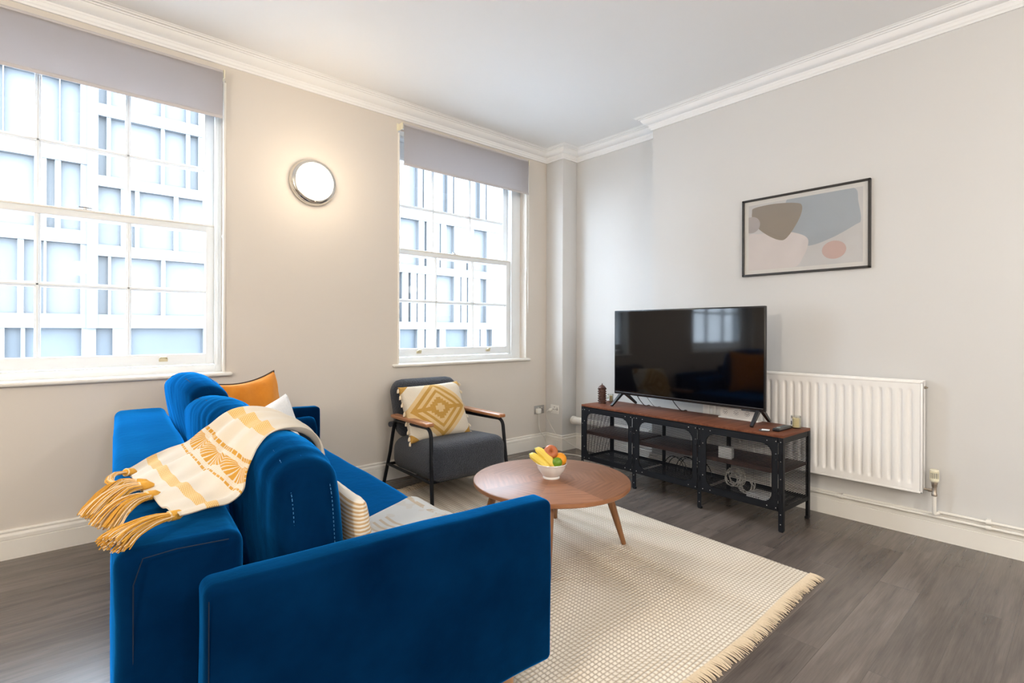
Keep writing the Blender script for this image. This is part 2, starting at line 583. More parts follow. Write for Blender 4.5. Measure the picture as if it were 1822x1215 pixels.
M['opal'] = shade_mat()
M['chrome'] = plain('lamp_chrome', (0.72, 0.70, 0.66), 0.18, 1.0)
M['extglass'] = plain('office_glass', (0.0530, 0.0562, 0.0590), 0.5, Specular_IOR_Level=0.2)
M['extglass2'] = plain('office_lobby_glass', (0.038, 0.0435, 0.049), 0.5, nscale=6, nstr=0.1, var=0.3, Specular_IOR_Level=0.2)

# ------------------------------------------------------------------ object helpers


def tag(o, label=None, cat=None, group=None, kind=None):
    if label:
        o['label'] = label
    if cat:
        o['category'] = cat
    if group:
        o['group'] = group
    if kind:
        o['kind'] = kind
    return o


def empty(name, loc=(0, 0, 0), rz=0.0, **kw):
    o = bpy.data.objects.new(name, None)
    o.empty_display_size = 0.05
    o.location = loc
    o.rotation_euler = (0, 0, rz)
    C.objects.link(o)
    tag(o, **kw)
    return o


def obj(name, bm, mat, parent=None, smooth=True, angle=35, loc=None, rot=None):
    bmesh.ops.recalc_face_normals(bm, faces=bm.faces)
    me = bpy.data.meshes.new(name)
    bm.to_mesh(me)
    bm.free()
    for m in (mat if isinstance(mat, (list, tuple)) else [mat]):
        me.materials.append(m)
    if smooth:
        me.polygons.foreach_set('use_smooth', [True] * len(me.polygons))
        try:
            me.set_sharp_from_angle(angle=R(angle))
        except Exception:
            pass
    me.update()
    o = bpy.data.objects.new(name, me)
    C.objects.link(o)
    if parent:
        o.parent = parent
    if loc is not None:
        o.location = loc
    if rot is not None:
        o.rotation_euler = rot
    return o


def B():
    return bmesh.new()


def merge(dst, src, mat=None, mi=None):
    if mat is not None:
        bmesh.ops.transform(src, matrix=mat, verts=src.verts)
    me = bpy.data.meshes.new('tmp')
    src.to_mesh(me)
    src.free()
    n0 = len(dst.faces)
    dst.from_mesh(me)
    bpy.data.meshes.remove(me)
    if mi is not None:
        dst.faces.ensure_lookup_table()
        for f in dst.faces[n0:]:
            f.material_index = mi
    return dst


def box(bm, a, b, bev=0.0, seg=2, mat=None, mi=None):
    t = B()
    bmesh.ops.create_cube(t, size=1.0)
    c = [(a[i] + b[i]) / 2 for i in range(3)]
    d = [abs(b[i] - a[i]) for i in range(3)]
    for v in t.verts:
        v.co = Vector((v.co.x * d[0] + c[0], v.co.y * d[1] + c[1], v.co.z * d[2] + c[2]))
    if bev > 0:
        bmesh.ops.bevel(t, geom=list(t.edges), offset=min(bev, min(d) * 0.49), segments=seg, affect='EDGES', profile=0.5)
    return merge(bm, t, mat, mi)


def tube(bm, pts, r, n=8, closed=False, caps=True, radii=None, mi=None):
    pts = [Vector(p) for p in pts]
    m = len(pts)
    rings = []
    up = None
    for i, p in enumerate(pts):
        if closed:
            d = pts[(i + 1) % m] - pts[i - 1]
        elif i == 0:
            d = pts[1] - p
        elif i == m - 1:
            d = p - pts[i - 1]
        else:
            d = (pts[i + 1] - p).normalized() + (p - pts[i - 1]).normalized()
        d.normalize()
        if up is None:
            up = Vector((0, 0, 1)) if abs(d.z) < 0.9 else Vector((1, 0, 0))
        x = d.cross(up)
        if x.length < 1e-5:
            x = d.orthogonal()
        x.normalize()
        up = x.cross(d).normalized()
        rr = radii[i] if radii else r
        rings.append([bm.verts.new(p + (x * math.cos(2 * math.pi * k / n) + up * math.sin(2 * math.pi * k / n)) * rr) for k in range(n)])
    fs = []
    for i in range(m if closed else m - 1):
        a, b = rings[i], rings[(i + 1) % m]
        for k in range(n):
            fs.append(bm.faces.new((a[k], a[(k + 1) % n], b[(k + 1) % n], b[k])))
    if caps and not closed:
        fs.append(bm.faces.new(rings[0][::-1]))
        fs.append(bm.faces.new(rings[-1]))
    if mi is not None:
        for f in fs:
            f.material_index = mi
    return bm


def lathe(bm, prof, n=32, mat=None, mi=None):
    """prof: (r, z) list; closed at r=0 ends"""
    t = B()
    rings = []
    for r, z in prof:
        if r < 1e-6:
            rings.append([t.verts.new((0, 0, z))])
        else:
            rings.append([t.verts.new((r * math.cos(2 * math.pi * k / n), r * math.sin(2 * math.pi * k / n), z)) for k in range(n)])
    for a, b in zip(rings, rings[1:]):
        for k in range(n):
            k2 = (k + 1) % n
            if len(a) == 1 and len(b) == 1:
                continue
            if len(a) == 1:
                t.faces.new((a[0], b[k2], b[k]))
            elif len(b) == 1:
                t.faces.new((a[k], a[k2], b[0]))
            else:
                t.faces.new((a[k], a[k2], b[k2], b[k]))
    return merge(bm, t, mat, mi)


def cyl(bm, p0, p1, r, n=16, mi=None):
    return tube(bm, [p0, p1], r, n, mi=mi)


def axis_samples(h, r, inner):
    a = [-h + r * (1 - math.cos(i / 5 * math.pi / 2)) * 1.0 for i in range(5)]
    mid = [-(h - r) + 2 * (h - r) * i / inner for i in range(inner + 1)]
    lo = a[:]
    hi = [-x for x in a[::-1]]
    return lo + mid + hi


def softbox(dims, r, inner=(8, 8, 8), rr=None):
    """rounded box centred on 0 with evenly sampled faces"""
    h = [d / 2 for d in dims]
    r = min(r, min(h) * 0.98)
    ax = [axis_samples(h[i], r, inner[i]) for i in range(3)]
    t = B()
    cache = {}

    def vert(p):
        key = (round(p[0], 5), round(p[1], 5), round(p[2], 5))
        if key in cache:
            return cache[key]
        q = [max(-(h[i] - r), min(h[i] - r, p[i])) for i in range(3)]
        d = Vector([p[i] - q[i] for i in range(3)])
        if d.length > 1e-9:
            # cube to sphere
            x, y, z = [c / r for c in d]
            s = Vector((x * math.sqrt(max(0, 1 - y * y / 2 - z * z / 2 + y * y * z * z / 3)),
                        y * math.sqrt(max(0, 1 - z * z / 2 - x * x / 2 + z * z * x * x / 3)),
                        z * math.sqrt(max(0, 1 - x * x / 2 - y * y / 2 + x * x * y * y / 3))))
            co = Vector(q) + s * r
        else:
            co = Vector(q)
        v = t.verts.new(co)
        cache[key] = v
        return v
    for a in range(3):
        b, c = (a + 1) % 3, (a + 2) % 3
        for s in (-1, 1):
            A, Bx = ax[b], ax[c]
            for i in range(len(A) - 1):
                for j in range(len(Bx) - 1):
                    cs = []
                    for (u, v) in ((A[i], Bx[j]), (A[i + 1], Bx[j]), (A[i + 1], Bx[j + 1]), (A[i], Bx[j + 1])):
                        p = [0, 0, 0]
                        p[a] = s * h[a]
                        p[b] = u
                        p[c] = v
                        cs.append(vert(p))
                    if len(set(cs)) == 4:
                        try:
                            t.faces.new(cs if s > 0 else cs[::-1])
                        except ValueError:
                            pass
    return t


def pillow(w_, h_, th, n=28, pinch=0.07, uv=True, wr=0.004, seed=0, edge=0.38):
    """knife-edge cushion in the xz plane, thickness along y"""
    t = B()
    uvl = t.loops.layers.uv.new('UVMap')
    top, bot = [], []

    def sm(i):
        x = -1 + 2 * i / n
        return math.sin(x * math.pi / 2) * 0.6 + x * 0.4
    for i in range(n + 1):
        ra, rb = [], []
        for j in range(n + 1):
            x, y = sm(i), sm(j)
            X = w_ / 2 * x * (1 - pinch * (1 - y * y) * abs(x) ** 1.5)
            Z = h_ / 2 * y * (1 - pinch * (1 - x * x) * abs(y) ** 1.5)
            e = max(0.0, (1 - x ** 2) * (1 - y ** 2))
            T = th / 2 * (e ** edge)
            nz = noise.noise(Vector((X * 9 + seed, Z * 9, seed * 3.1))) * wr * 3 * e ** 0.3
            ray = noise.noise(Vector((math.atan2(Z, X) * 5, seed, 0))) * wr * 2 * (e ** 0.3) * (abs(x * y) ** 0.5)
            va = t.verts.new((X, -(T + nz + ray), Z))
            if i in (0, n) or j in (0, n):
                va.co.y = 0
                vb = va
            else:
                vb = t.verts.new((X, T + nz * 0.5, Z))
            ra.append(va)
            rb.append(vb)
        top.append(ra)
        bot.append(rb)
    for i in range(n):
        for j in range(n):
            for g, fl in ((top, False), (bot, True)):
                vs = [g[i][j], g[i + 1][j], g[i + 1][j + 1], g[i][j + 1]]
                uvs = [((sm(a_) + 1) / 2, (sm(b_) + 1) / 2) for a_, b_ in ((i, j), (i + 1, j), (i + 1, j + 1), (i, j + 1))]
                if fl:
                    vs, uvs = vs[::-1], uvs[::-1]
                f = t.faces.new(vs)
                for lp, q in zip(f.loops, uvs):
                    lp[uvl].uv = q
    return t


def outline_pillow(w_, h_, pinch, n=28):
    pts = []

    def P_(x, y):
        return Vector((w_ / 2 * x * (1 - pinch * (1 - y * y) * abs(x) ** 1.5), 0, h_ / 2 * y * (1 - pinch * (1 - x * x) * abs(y) ** 1.5)))
    for k in range(n):
        pts.append(P_(-1 + 2 * k / n, -1))
    for k in range(n):
        pts.append(P_(1, -1 + 2 * k / n))
    for k in range(n):
        pts.append(P_(1 - 2 * k / n, 1))
    for k in range(n):
        pts.append(P_(-1, 1 - 2 * k / n))
    return pts


def catmull(p, t):
    n = len(p) - 1
    x = max(0, min(n - 1e-6, t * n))
    i = int(x)
    f = x - i
    a = p[max(0, i - 1)]
    b = p[i]
    c = p[min(n, i + 1)]
    d = p[min(n, i + 2)]
    return 0.5 * ((2 * b) + (c - a) * f + (2 * a - 5 * b + 4 * c - d) * f * f + (3 * b - a - 3 * c + d) * f ** 3)


def smooth_path(pts, n):
    pts = [Vector(p) for p in pts]
    return [catmull(pts, i / (n - 1)) for i in range(n)]


# ================================================================== THE ROOM
XL, YF, ZC = -6.6, -7.6, 2.86
PX, PY, RX, SY = -0.038, -0.22, 0.16, -1.178       # pillar face, pillar front, recess wall, step in the wall


def struct(name, bm, mat, **kw):
    return tag(obj(name, bm, mat, **kw), kind='structure')


bm = B()
box(bm, (XL - 0.2, YF - 0.2, -0.12), (0.4, 0.3, 0.0))
struct('floor', bm, M['floor'], smooth=False)
bm = B()
box(bm, (XL - 0.2, YF - 0.2, ZC), (0.4, 0.4, ZC + 0.15))
struct('ceiling', bm, M['ceil'], smooth=False)

WIN = [(-1.656, -0.307, -1.63, -0.466), (-4.245, -2.847, -4.085, -2.930)]   # opening x0,x1, glass x0,x1
ZS, ZH = 0.862, 2.675                                                        # opening sill and head
bm = B()
edges = [XL - 0.2, WIN[1][0], WIN[1][1], WIN[0][0], WIN[0][1], 0.4]
for i in (0, 2, 4):
    box(bm, (edges[i], 0, 0), (edges[i + 1], 0.28, ZC))
for x0, x1, *_ in WIN:
    box(bm, (x0, 0, 0), (x1, 0.28, ZS))
    box(bm, (x0, 0, ZH), (x1, 0.28, ZC))
struct('wall_back', bm, M['wall'], smooth=False)
bm = B()
box(bm, (0, YF - 0.2, 0), (0.4, SY, ZC))
box(bm, (RX, SY, 0), (0.4, 0.0, ZC))
struct('wall_right', bm, M['wall2'], smooth=False)
bm = B()
box(bm, (PX, PY, 0), (RX, 0, ZC), 0.006, 2)
struct('pillar', bm, M['wall2'])
bm = B()
box(bm, (XL - 0.2, YF, 0), (XL, 0, ZC))
struct('wall_left', bm, M['wall'], smooth=False)
bm = B()
box(bm, (XL, YF - 0.2, 0), (0, YF, ZC))
struct('wall_front', bm, M['wall'], smooth=False)


def sweep(bm, path, prof, segs=None):
    """profile (offset into the room, z) swept along the wall line, mitred"""
    m = len(path)
    nrm = []
    for a, b in zip(path, path[1:]):
        d = Vector((b[0] - a[0], b[1] - a[1])).normalized()
        nrm.append(Vector((d.y, -d.x)))
    rings = []
    for i, p in enumerate(path):
        if i == 0:
            o = nrm[0]
        elif i == m - 1:
            o = nrm[-1]
        else:
            s = nrm[i - 1] + nrm[i]
            o = s / max(0.2, s.dot(nrm[i]))
        rings.append([bm.verts.new((p[0] + o.x * q[0], p[1] + o.y * q[0], q[1])) for q in prof])
    for i in range(m - 1):
        if segs and i not in segs:
            continue
        for k in range(len(prof) - 1):
            bm.faces.new((rings[i][k], rings[i + 1][k], rings[i + 1][k + 1], rings[i][k + 1]))
    loose = [v for v in bm.verts if not v.link_faces]
    bmesh.ops.delete(bm, geom=loose, context='VERTS')


path = [(XL, 0), (PX, 0), (PX, PY), (RX, PY), (RX, SY), (0, SY), (0, YF)]
corn = [(0.0, 2.762), (0.012, 2.762), (0.014, 2.772), (0.020, 2.778), (0.024, 2.792), (0.028, 2.796), (0.030, 2.804),
        (0.045, 2.808), (0.060, 2.818), (0.070, 2.832), (0.074, 2.842), (0.083, 2.843), (0.085, 2.849), (0.100, 2.850),
        (0.104, 2.856), (0.112, 2.857), (0.114, 2.8605)]
bm = B()
sweep(bm, path, corn, (0,))
struct('trim_1', bm, M['ceil'], angle=25)
bm = B()
sweep(bm, path, corn, (1, 2, 3, 4, 5))
struct('trim_2', bm, M['ceil'], angle=25)
base = [(0.020, 0.0), (0.020, 0.092), (0.0175, 0.094), (0.0175, 0.096), (0.020, 0.098), (0.020, 0.116), (0.016, 0.122), (0.011, 0.126), (0.011, 0.130),
        (0.014, 0.133), (0.014, 0.138), (0.008, 0.144), (0.0, 0.144)]
bm = B()
sweep(bm, path, base, (0,))
struct('baseboard_back', bm, M['trim'], angle=25)
bm = B()
sweep(bm, path, base, (1, 2, 3, 4, 5))
struct('baseboard_right', bm, M['trim'], angle=25)

# ------------------------------------------------------------------ sash windows


def sash(parent, name, x0, x1, z0, z1, y0, th, bot, top, zbar, thick=0.026):
    g0, g1 = x0 + 0.052, x1 - 0.052
    bm = B()
    box(bm, (x0, y0, z0), (g0, y0 + th, z1), 0.003)
    box(bm, (g1, y0, z0), (x1, y0 + th, z1), 0.003)
    box(bm, (g0 - 0.002, y0, z0), (g1 + 0.002, y0 + th, z0 + bot), 0.003)
    box(bm, (g0 - 0.002, y0, z1 - top), (g1 + 0.002, y0 + th, z1), 0.003)
    # glazing beads with a sloped inner edge
    cw = (g1 - g0) / 3
    for k in (1, 2):
        xc = g0 + cw * k
        box(bm, (xc - thick / 2, y0 + 0.006, z0 + bot - 0.002), (xc + thick / 2, y0 + th - 0.004, z1 - top + 0.002), 0.005, 2)
        box(bm, (xc - 0.006, y0, z0 + bot), (xc + 0.006, y0 + 0.010, z1 - top), 0.002, 1)
    box(bm, (g0, y0 + 0.006, zbar - thick / 2), (g1, y0 + th - 0.004, zbar + thick / 2), 0.005, 2)
    box(bm, (g0, y0, zbar - 0.006), (g1, y0 + 0.010, zbar + 0.006), 0.002, 1)
    f = obj(name, bm, M['sash'], parent)
    bm = B()
    box(bm, (g0 - 0.005, y0 + 0.022, z0 + bot - 0.005), (g1 + 0.005, y0 + 0.026, z1 - top + 0.005))
    obj('window_pane', bm, M['glass'], f, smooth=False)
    return f


for i, (x0, x1, g0, g1) in enumerate(WIN):
    w_ = empty('window_%d' % (i + 1), ((x0 + x1) / 2, 0.1, ZS), kind='structure')
    off = Vector((-(x0 + x1) / 2, -0.1, -ZS))

    def W(name, bm, mat, parent=w_):
        bmesh.ops.translate(bm, vec=off, verts=bm.verts)
        return obj(name, bm, mat, parent)
    s0, s1 = g0 - 0.052, g1 + 0.052
    bm = B()
    # box frame: pulley stiles, head, cill, staff bead
    box(bm, (s1, 0.085, ZS), (x1 + 0.03, 0.24, ZH), 0.002)
    box(bm, (min(x0 - 0.03, s0 - 0.06), 0.085, ZS), (s0, 0.24, ZH), 0.002)
    box(bm, (s1 - 0.008, 0.078, 0.915), (s1 + 0.014, 0.098, 2.66), 0.004)
    box(bm, (s0 - 0.014, 0.078, 0.915), (s0 + 0.008, 0.098, 2.66), 0.004)
    box(bm, (x0 - 0.03, 0.085, 2.655), (x1 + 0.03, 0.24, ZH + 0.03), 0.002)
    box(bm, (x0, 0.088, ZS), (x1, 0.26, 0.916), 0.003)
    box(bm, (s0, 0.148, 0.92), (s1, 0.154, 2.655), 0.001) if False else None
    W('window_frame', bm, M['sash'])
    # moulded architrave bead on the edge of the opening
    bm = B()
    for xe in ((x1 - 0.004),) + ((x0 + 0.004),):
        tube(bm, [(xe, -0.004, 0.875), (xe, -0.004, ZH - 0.02)], 0.0085, 10)
    W('corner_bead', bm, M['trim'])
    bm = B()
    box(bm, (x0 - 0.045, -0.032, 0.850), (x1 + 0.042, 0.10, 0.874), 0.011, 4)
    W('window_sill', bm, M['trim'])
    for nm, z0, z1, y0, bot, top, zb in (('lower_sash', 0.921, 1.782, 0.100, 0.066, 0.040, 1.372), ('upper_sash', 1.742, 2.650, 0.150, 0.040, 0.145, 2.142)):
        bm = B()
        f = sash(w_, nm, s0, s1, z0, z1, y0, 0.045, bot, top, zb)
        f.location = off
    # dark line: staff of the meeting rail seen against the light
    bm = B()
    box(bm, (s0 - 0.01, 0.094, 1.778), (s1 + 0.012, 0.150, 1.788), 0.002)
    W('meeting_rail', bm, M['steel'] if False else M['trim'])
    cx = (g0 + g1) / 2
    bm = B()
    box(bm, (cx - 0.030, 0.098, 1.786), (cx + 0.030, 0.125, 1.792), 0.002)
    cyl(bm, (cx, 0.112, 1.790), (cx, 0.112, 1.800), 0.011, 12)
    tube(bm, [(cx - 0.03, 0.100, 1.802), (cx, 0.106, 1.803), (cx + 0.032, 0.118, 1.802)], 0.004, 6)
    W('sash_lock', bm, M['steel'])
    for fx in (0.19, 0.81):
        xx = g0 + (g1 - g0) * fx
        bm = B()
        box(bm, (xx - 0.022, 0.090, 0.945), (xx + 0.022, 0.101, 0.965), 0.003)
        tube(bm, [(xx - 0.016, 0.088, 0.964), (xx - 0.010, 0.076, 0.972), (xx + 0.010, 0.076, 0.972), (xx + 0.016, 0.088, 0.964)], 0.005, 6)
        W('sash_lift', bm, M['brass'])

# ------------------------------------------------------------------ roller blinds


def blind(x0, x1, z0, z1, label, chain_x, zc):
    t = empty('roller_blind', ((x0 + x1) / 2, -0.002, z1), label=label, cat='blind')
    o = Vector((-(x0 + x1) / 2, 0.002, -z1))

    def W(name, bm, mat, smooth=True):
        bmesh.ops.translate(bm, vec=o, verts=bm.verts)
        return obj(name, bm, mat, t, smooth)
    bm = B()
    n = 24
    y = -0.060
    rows = []
    for k in range(n + 1):
        z = z0 + 0.014 + (z1 - 0.02 - z0 - 0.014) * k / n
        rows.append([bm.verts.new((x0 + (x1 - x0) * j / 12, y - 0.0015 * math.sin(j * 1.3 + k * 0.2), z)) for j in range(13)])
    for a, b in zip(rows, rows[1:]):
        for j in range(12):
            bm.faces.new((a[j], a[j + 1], b[j + 1], b[j]))
    bmesh.ops.solidify(bm, geom=list(bm.faces), thickness=0.0012)
    # the fabric turns over the roller
    pts = [(0, y, z1 - 0.02), (0, y + 0.002, z1 - 0.010), (0, y + 0.010, z1 - 0.002), (0, y + 0.022, z1), (0, y + 0.034, z1 - 0.004)]
    for a, b in zip(pts, pts[1:]):
        bm.faces.new([bm.verts.new(q) for q in ((x0, a[1], a[2]), (x1, a[1], a[2]), (x1, b[1], b[2]), (x0, b[1], b[2]))])
    W('blind_fabric', bm, M['blind'])
    bm = B()
    box(bm, (x0 - 0.002, y - 0.005, z0), (x1 + 0.002, y + 0.005, z0 + 0.020), 0.004, 3)
    W('hem_bar', bm, M['blind'])
    bm = B()
    cyl(bm, (x0 - 0.004, y + 0.024, z1 - 0.024), (x1 + 0.004, y + 0.024, z1 - 0.024), 0.021, 20)
    W('roller', bm, M['white'])
    for xe, s in ((x0, -1), (x1, 1)):
        bm = B()
        box(bm, (xe + s * 0.006, y, z1 - 0.050), (xe + s * 0.014, -0.002 + 0.001, z1 + 0.002), 0.003)
        box(bm, (xe + s * 0.006, -0.006, z1 - 0.050), (xe + s * 0.030 if s < 0 else xe + s * 0.016, 0.0, z1 + 0.002), 0.001)
        W('bracket', bm, M['cream'])
    bm = B()
    tube(bm, [(chain_x, y + 0.012, z1 - 0.03), (chain_x + 0.002, y + 0.010, (z1 + zc) / 2), (chain_x, y + 0.016, zc)], 0.0016, 6)
    tube(bm, [(chain_x + 0.001, y + 0.036, z1 - 0.03), (chain_x + 0.004, y + 0.036, (z1 + zc) / 2), (chain_x, y + 0.016, zc)], 0.0016, 6)
    W('pull_chain', bm, M['cable'])
    bm = B()
    box(bm, (chain_x - 0.004, -0.022, 1.70), (chain_x + 0.010, 0.0, 1.715), 0.003)
    cyl(bm, (chain_x + 0.003, -0.020, 1.69), (chain_x + 0.003, -0.020, 1.73), 0.004, 8)
    W('chain_clip', bm, M['white'])
    return t


blind(-1.639, -0.334, 2.397, 2.722, 'lavender grey roller blind over the window behind the charcoal armchair', -0.322, 1.30)
blind(-4.26, -2.874, 2.412, 2.712, 'wide roller blind over the big window behind the blue sofa', -2.862, 1.35)

# ------------------------------------------------------------------ round wall lamp
RXm = Matrix.Rotation(R(90), 4, 'X')      # lathe axis z -> -y


def wall_lamp(x, label, watts):
    t = empty('wall_lamp', (x, 0, 2.142), label=label, cat='wall lamp')
    bm = B()
    lathe(bm, [(0.0, 0.0), (0.150, 0.0), (0.155, 0.004), (0.157, 0.016), (0.153, 0.026), (0.150, 0.030), (0.152, 0.036), (0.148, 0.046), (0.140, 0.052), (0.128, 0.055), (0.126, 0.050)], 64, RXm)
    obj('ring', bm, M['chrome'], t)
    bm = B()
    lathe(bm, [(0.129, 0.050), (0.120, 0.060), (0.100, 0.072), (0.070, 0.083), (0.035, 0.089), (0.0, 0.091)], 64, RXm)
    obj('lamp_shade', bm, M['opal'], t, angle=60)
    bm = B()
    cyl(bm, (0, -0.053, -0.134), (0, -0.058, -0.134), 0.004, 8)
    obj('screw', bm, M['nickel'], t)
    light('wall_lamp_light', 'POINT', (x, -0.34, 2.142), (0, 0, 0), watts, (1.0, 0.84, 0.64), shadow_soft_size=0.10)


wall_lamp(-2.312, 'lit round opal wall lamp with chrome ring between the two windows', 3.4)

# ------------------------------------------------------------------ the office building across the street
K = 1.738
bld = empty('office_building', (2.0, 20.0, -5.0), label='pale stone office block across the street seen through both windows', cat='building')
BO = Vector((-2.0, -20.0, 5.0))


def fX(x):
    return -3.615 + K * (x + 3.615)


def fZ(z):
    return 1.14 + K * (z - 1.14)


rows = []   # bay x0,x1, row z0,z1, glass intervals, material
LB = [(-9.6, -8.2), (-8.0, -7.2), (-7.0, -5.6), (-5.5, -4.7)]
rows.append((-12, -3.19, 1.43, 2.85, LB + [(-4.62, -4.21), (-4.12, -3.84), (-3.80, -3.29)]))
rows.append((-12, -3.19, 3.12, 4.47, LB + [(-4.62, -3.98), (-3.80, -3.68), (-3.59, -3.29)]))
rows.append((-12, -3.19, 4.77, 6.1, LB + [(-4.62, -4.42), (-4.40, -3.62), (-3.60, -3.30)]))
for k in range(0):
    rows.append((-12, -3.19, 6.4 + 1.65 * k, 7.75 + 1.65 * k, LB + [(-4.62, -3.98), (-3.80, -3.30)]))
RB1 = [(-3.01, -2.85), (-2.80, -1.93), (-1.85, -0.95), (-0.85, 0.6), (0.7, 2.1)]
RB2 = [(-3.01, -2.64), (-2.56, -2.40), (-2.32, -1.70), (-1.61, -0.9), (-0.8, 0.5), (0.6, 2.1)]
RB3 = [(-3.01, -2.88), (-2.81, -1.94), (-1.87, -1.47), (-1.39, -1.23), (-1.1, 0.3), (0.4, 2.1)]
rows.append((-3.02, 2.2, 1.43, 2.64, RB1))
rows.append((-3.02, 2.2, 2.87, 4.08, RB2))
rows.append((-3.02, 2.2, 4.30, 5.53, RB3))
for k in range(1):
    rows.append((-3.02, 2.2, 5.78 + 1.44 * k, 6.98 + 1.44 * k, RB1 if k % 2 else RB3))
rows.append((2.2, 14, 1.37, 2.84, [(3.2, 3.7), (3.86, 4.01), (4.22, 4.30), (4.50, 4.54), (4.78, 4.83), (5.20, 5.87), (6.12, 6.16), (6.38, 6.43), (6.93, 7.19)]))
rows.append((2.2, 14, 3.08, 4.45, [(3.2, 3.7), (3.95, 4.57), (4.77, 4.85), (5.32, 5.37), (5.57, 5.87), (6.35, 6.43), (6.66, 7.20)]))
for k in range(1):
    rows.append((2.2, 14, 4.80 + 1.68 * k, 6.2 + 1.68 * k, [(3.3, 3.9), (4.24, 4.53), (4.7, 4.75), (5.42, 5.61), (5.82, 5.87), (6.70, 6.91), (7.15, 7.2)]))
gr = [(-9, -7.6), (-7.4, -5.2), (-5.0, -4.44), (-4.38, -4.16), (-4.10, -3.27), (-3.04, -2.77), (-2.46, -1.12), (-0.9, 0.9), (1.1, 3.0), (3.94, 4.53), (4.78, 4.83), (5.04, 5.33), (5.56, 6.40), (6.91, 6.95), (7.20, 7.44)]
rows.append((-12, 14, -2.2, 1.15, gr))
facade = B()
bands = {}
for a, b, z0, z1, gl in rows:
    bands.setdefault((a, b) if (a, b) != (-12, 14) else 'g', []).append((z0, z1, gl))
TOP = 7.6


def fbox(x0, x1, z0, z1, y0=20.0, y1=20.5):
    if x1 - x0 > 1e-4 and z1 - z0 > 1e-4:
        box(facade, (fX(x0) + BO.x, y0 + BO.y, fZ(z0) + BO.z), (fX(x1) + BO.x, y1 + BO.y, fZ(z1) + BO.z))


for key, lst in bands.items():
    if key == 'g':
        a, b = -12, 14
        zprev = -2.4
        ztop = 1.15
    else:
        a, b = key
        zprev = 1.15
        ztop = TOP
    for z0, z1, gl in sorted(lst, key=lambda q: q[0]):
        fbox(a, b, zprev, z0)
        xs = a
        for g0, g1 in sorted(gl):
            fbox(xs, g0, z0, z1, 20.04)
            xs = g1
            p = B()
            box(p, (fX(g0) + BO.x - 0.02, 0.28, fZ(z0) + BO.z - 0.02), (fX(g1) + BO.x + 0.02, 0.32, fZ(z1) + BO.z + 0.02))
            obj('office_window', p, M['extglass2'] if key == 'g' else M['extglass'], bld, smooth=False)
        fbox(xs, b, z0, z1, 20.04)
        zprev = z1
    fbox(a, b, zprev, ztop)
fbox(-3.19, -3.02, 1.15, TOP, 19.85)
obj('facade', facade, M['facade'], bld, smooth=False)
bm = B()
box(bm, (-40, 0.4, -5.2), (50, 60, -5.0))
struct('street', bm, M['road'], smooth=False)
# ================================================================== THE SOFA (its own frame: x = towards its front, y = along it)
RZS = R(-3.7)
LDv = Vector((math.sin(R(3.7)), math.cos(R(3.7)), 0))
FDv = Vector((math.cos(R(3.7)), -math.sin(R(3.7)), 0))
S0, T0 = 2.35, 0.5


def SW(s, t, z=0.0):
    return Vector((-3.615, -3.558, 0)) + LDv * s + FDv * t + Vector((0, 0, z))


def SL(s, t, z):
    return Vector((t - T0, s - S0, z))


def sbox(s0, s1, t0, t1, z0, z1, r, inner=(8, 8, 8), puff=(0, 0, 0), seed=0.0, wob=0.0, warp=None):
    """rounded upholstery block in the sofa frame"""
    d = (t1 - t0, s1 - s0, z1 - z0)
    b = softbox(d, r, inner)
    for v in b.verts:
        x, y, z = (v.co[i] / (d[i] / 2) for i in range(3))
        e = [max(0, 1 - q * q) for q in (x, y, z)]
        v.co.x += puff[0] * x * e[1] ** 0.5 * e[2] ** 0.5
        v.co.y += puff[1] * y * e[0] ** 0.5 * e[2] ** 0.5
        v.co.z += puff[2] * z * e[0] ** 0.5 * e[1] ** 0.5
        if wob:
            nn = noise.noise_vector(v.co * 5 + Vector((seed, 0, seed)))
            v.co += nn * wob
        if warp:
            v.co = warp(v.co, x, y, z)
        v.co += SL((s0 + s1) / 2, (t0 + t1) / 2, (z0 + z1) / 2)
    return b


sofa = empty('sofa', SW(S0, T0), RZS, label='blue velvet sofa with three loose back cushions under the big window', cat='sofa')
obj('sofa_back', sbox(1.245, 3.46, 0.0, 0.225, 0.10, 0.703, 0.032, (5, 24, 10), (0.006, 0.004, 0.004), 1.0, 0.006), M['velvet'], sofa, angle=60)
obj('seat_base', sbox(1.27, 3.42, 0.20, 1.00, 0.135, 0.29, 0.02, (8, 12, 3)), M['velvet'], sofa, angle=60)
obj('seat_cushion', sbox(1.262, 3.418, 0.19, 1.023, 0.285, 0.424, 0.042, (12, 26, 4), (0.004, 0.0, 0.006), 3.0, 0.005), M['velvet'], sofa, angle=60)
ARM_N = sbox(1.168, 1.262, 0.140, 1.066, 0.130, 0.622, 0.022, (14, 3, 10), (0.0, 0.004, 0.003), 4.0, 0.004)
obj('armrest', ARM_N, M['velvet'], sofa, angle=60)
obj('armrest', sbox(3.418, 3.512, 0.14, 1.066, 0.13, 0.635, 0.022, (14, 3, 10), (0, 0.004, 0.003), 5.0, 0.004), M['velvet'], sofa, angle=60)


CUSH = []


def dashes(bm, pts, r, on=0.005, off=0.005):
    """short stitches along a closed line"""
    pts = [Vector(p) for p in pts] + [Vector(pts[0])]
    acc, start = 0.0, None
    for a_, b_ in zip(pts, pts[1:]):
        seg = (b_ - a_).length
        n = max(1, int(seg / 0.0025))
        for k in range(n):
            p = a_.lerp(b_, k / n)
            acc += seg / n
            ph = acc % (on + off)
            if ph < on and start is None:
                start = p
            elif ph >= on and start is not None:
                tube(bm, [start, p], r, 4)
                start = None


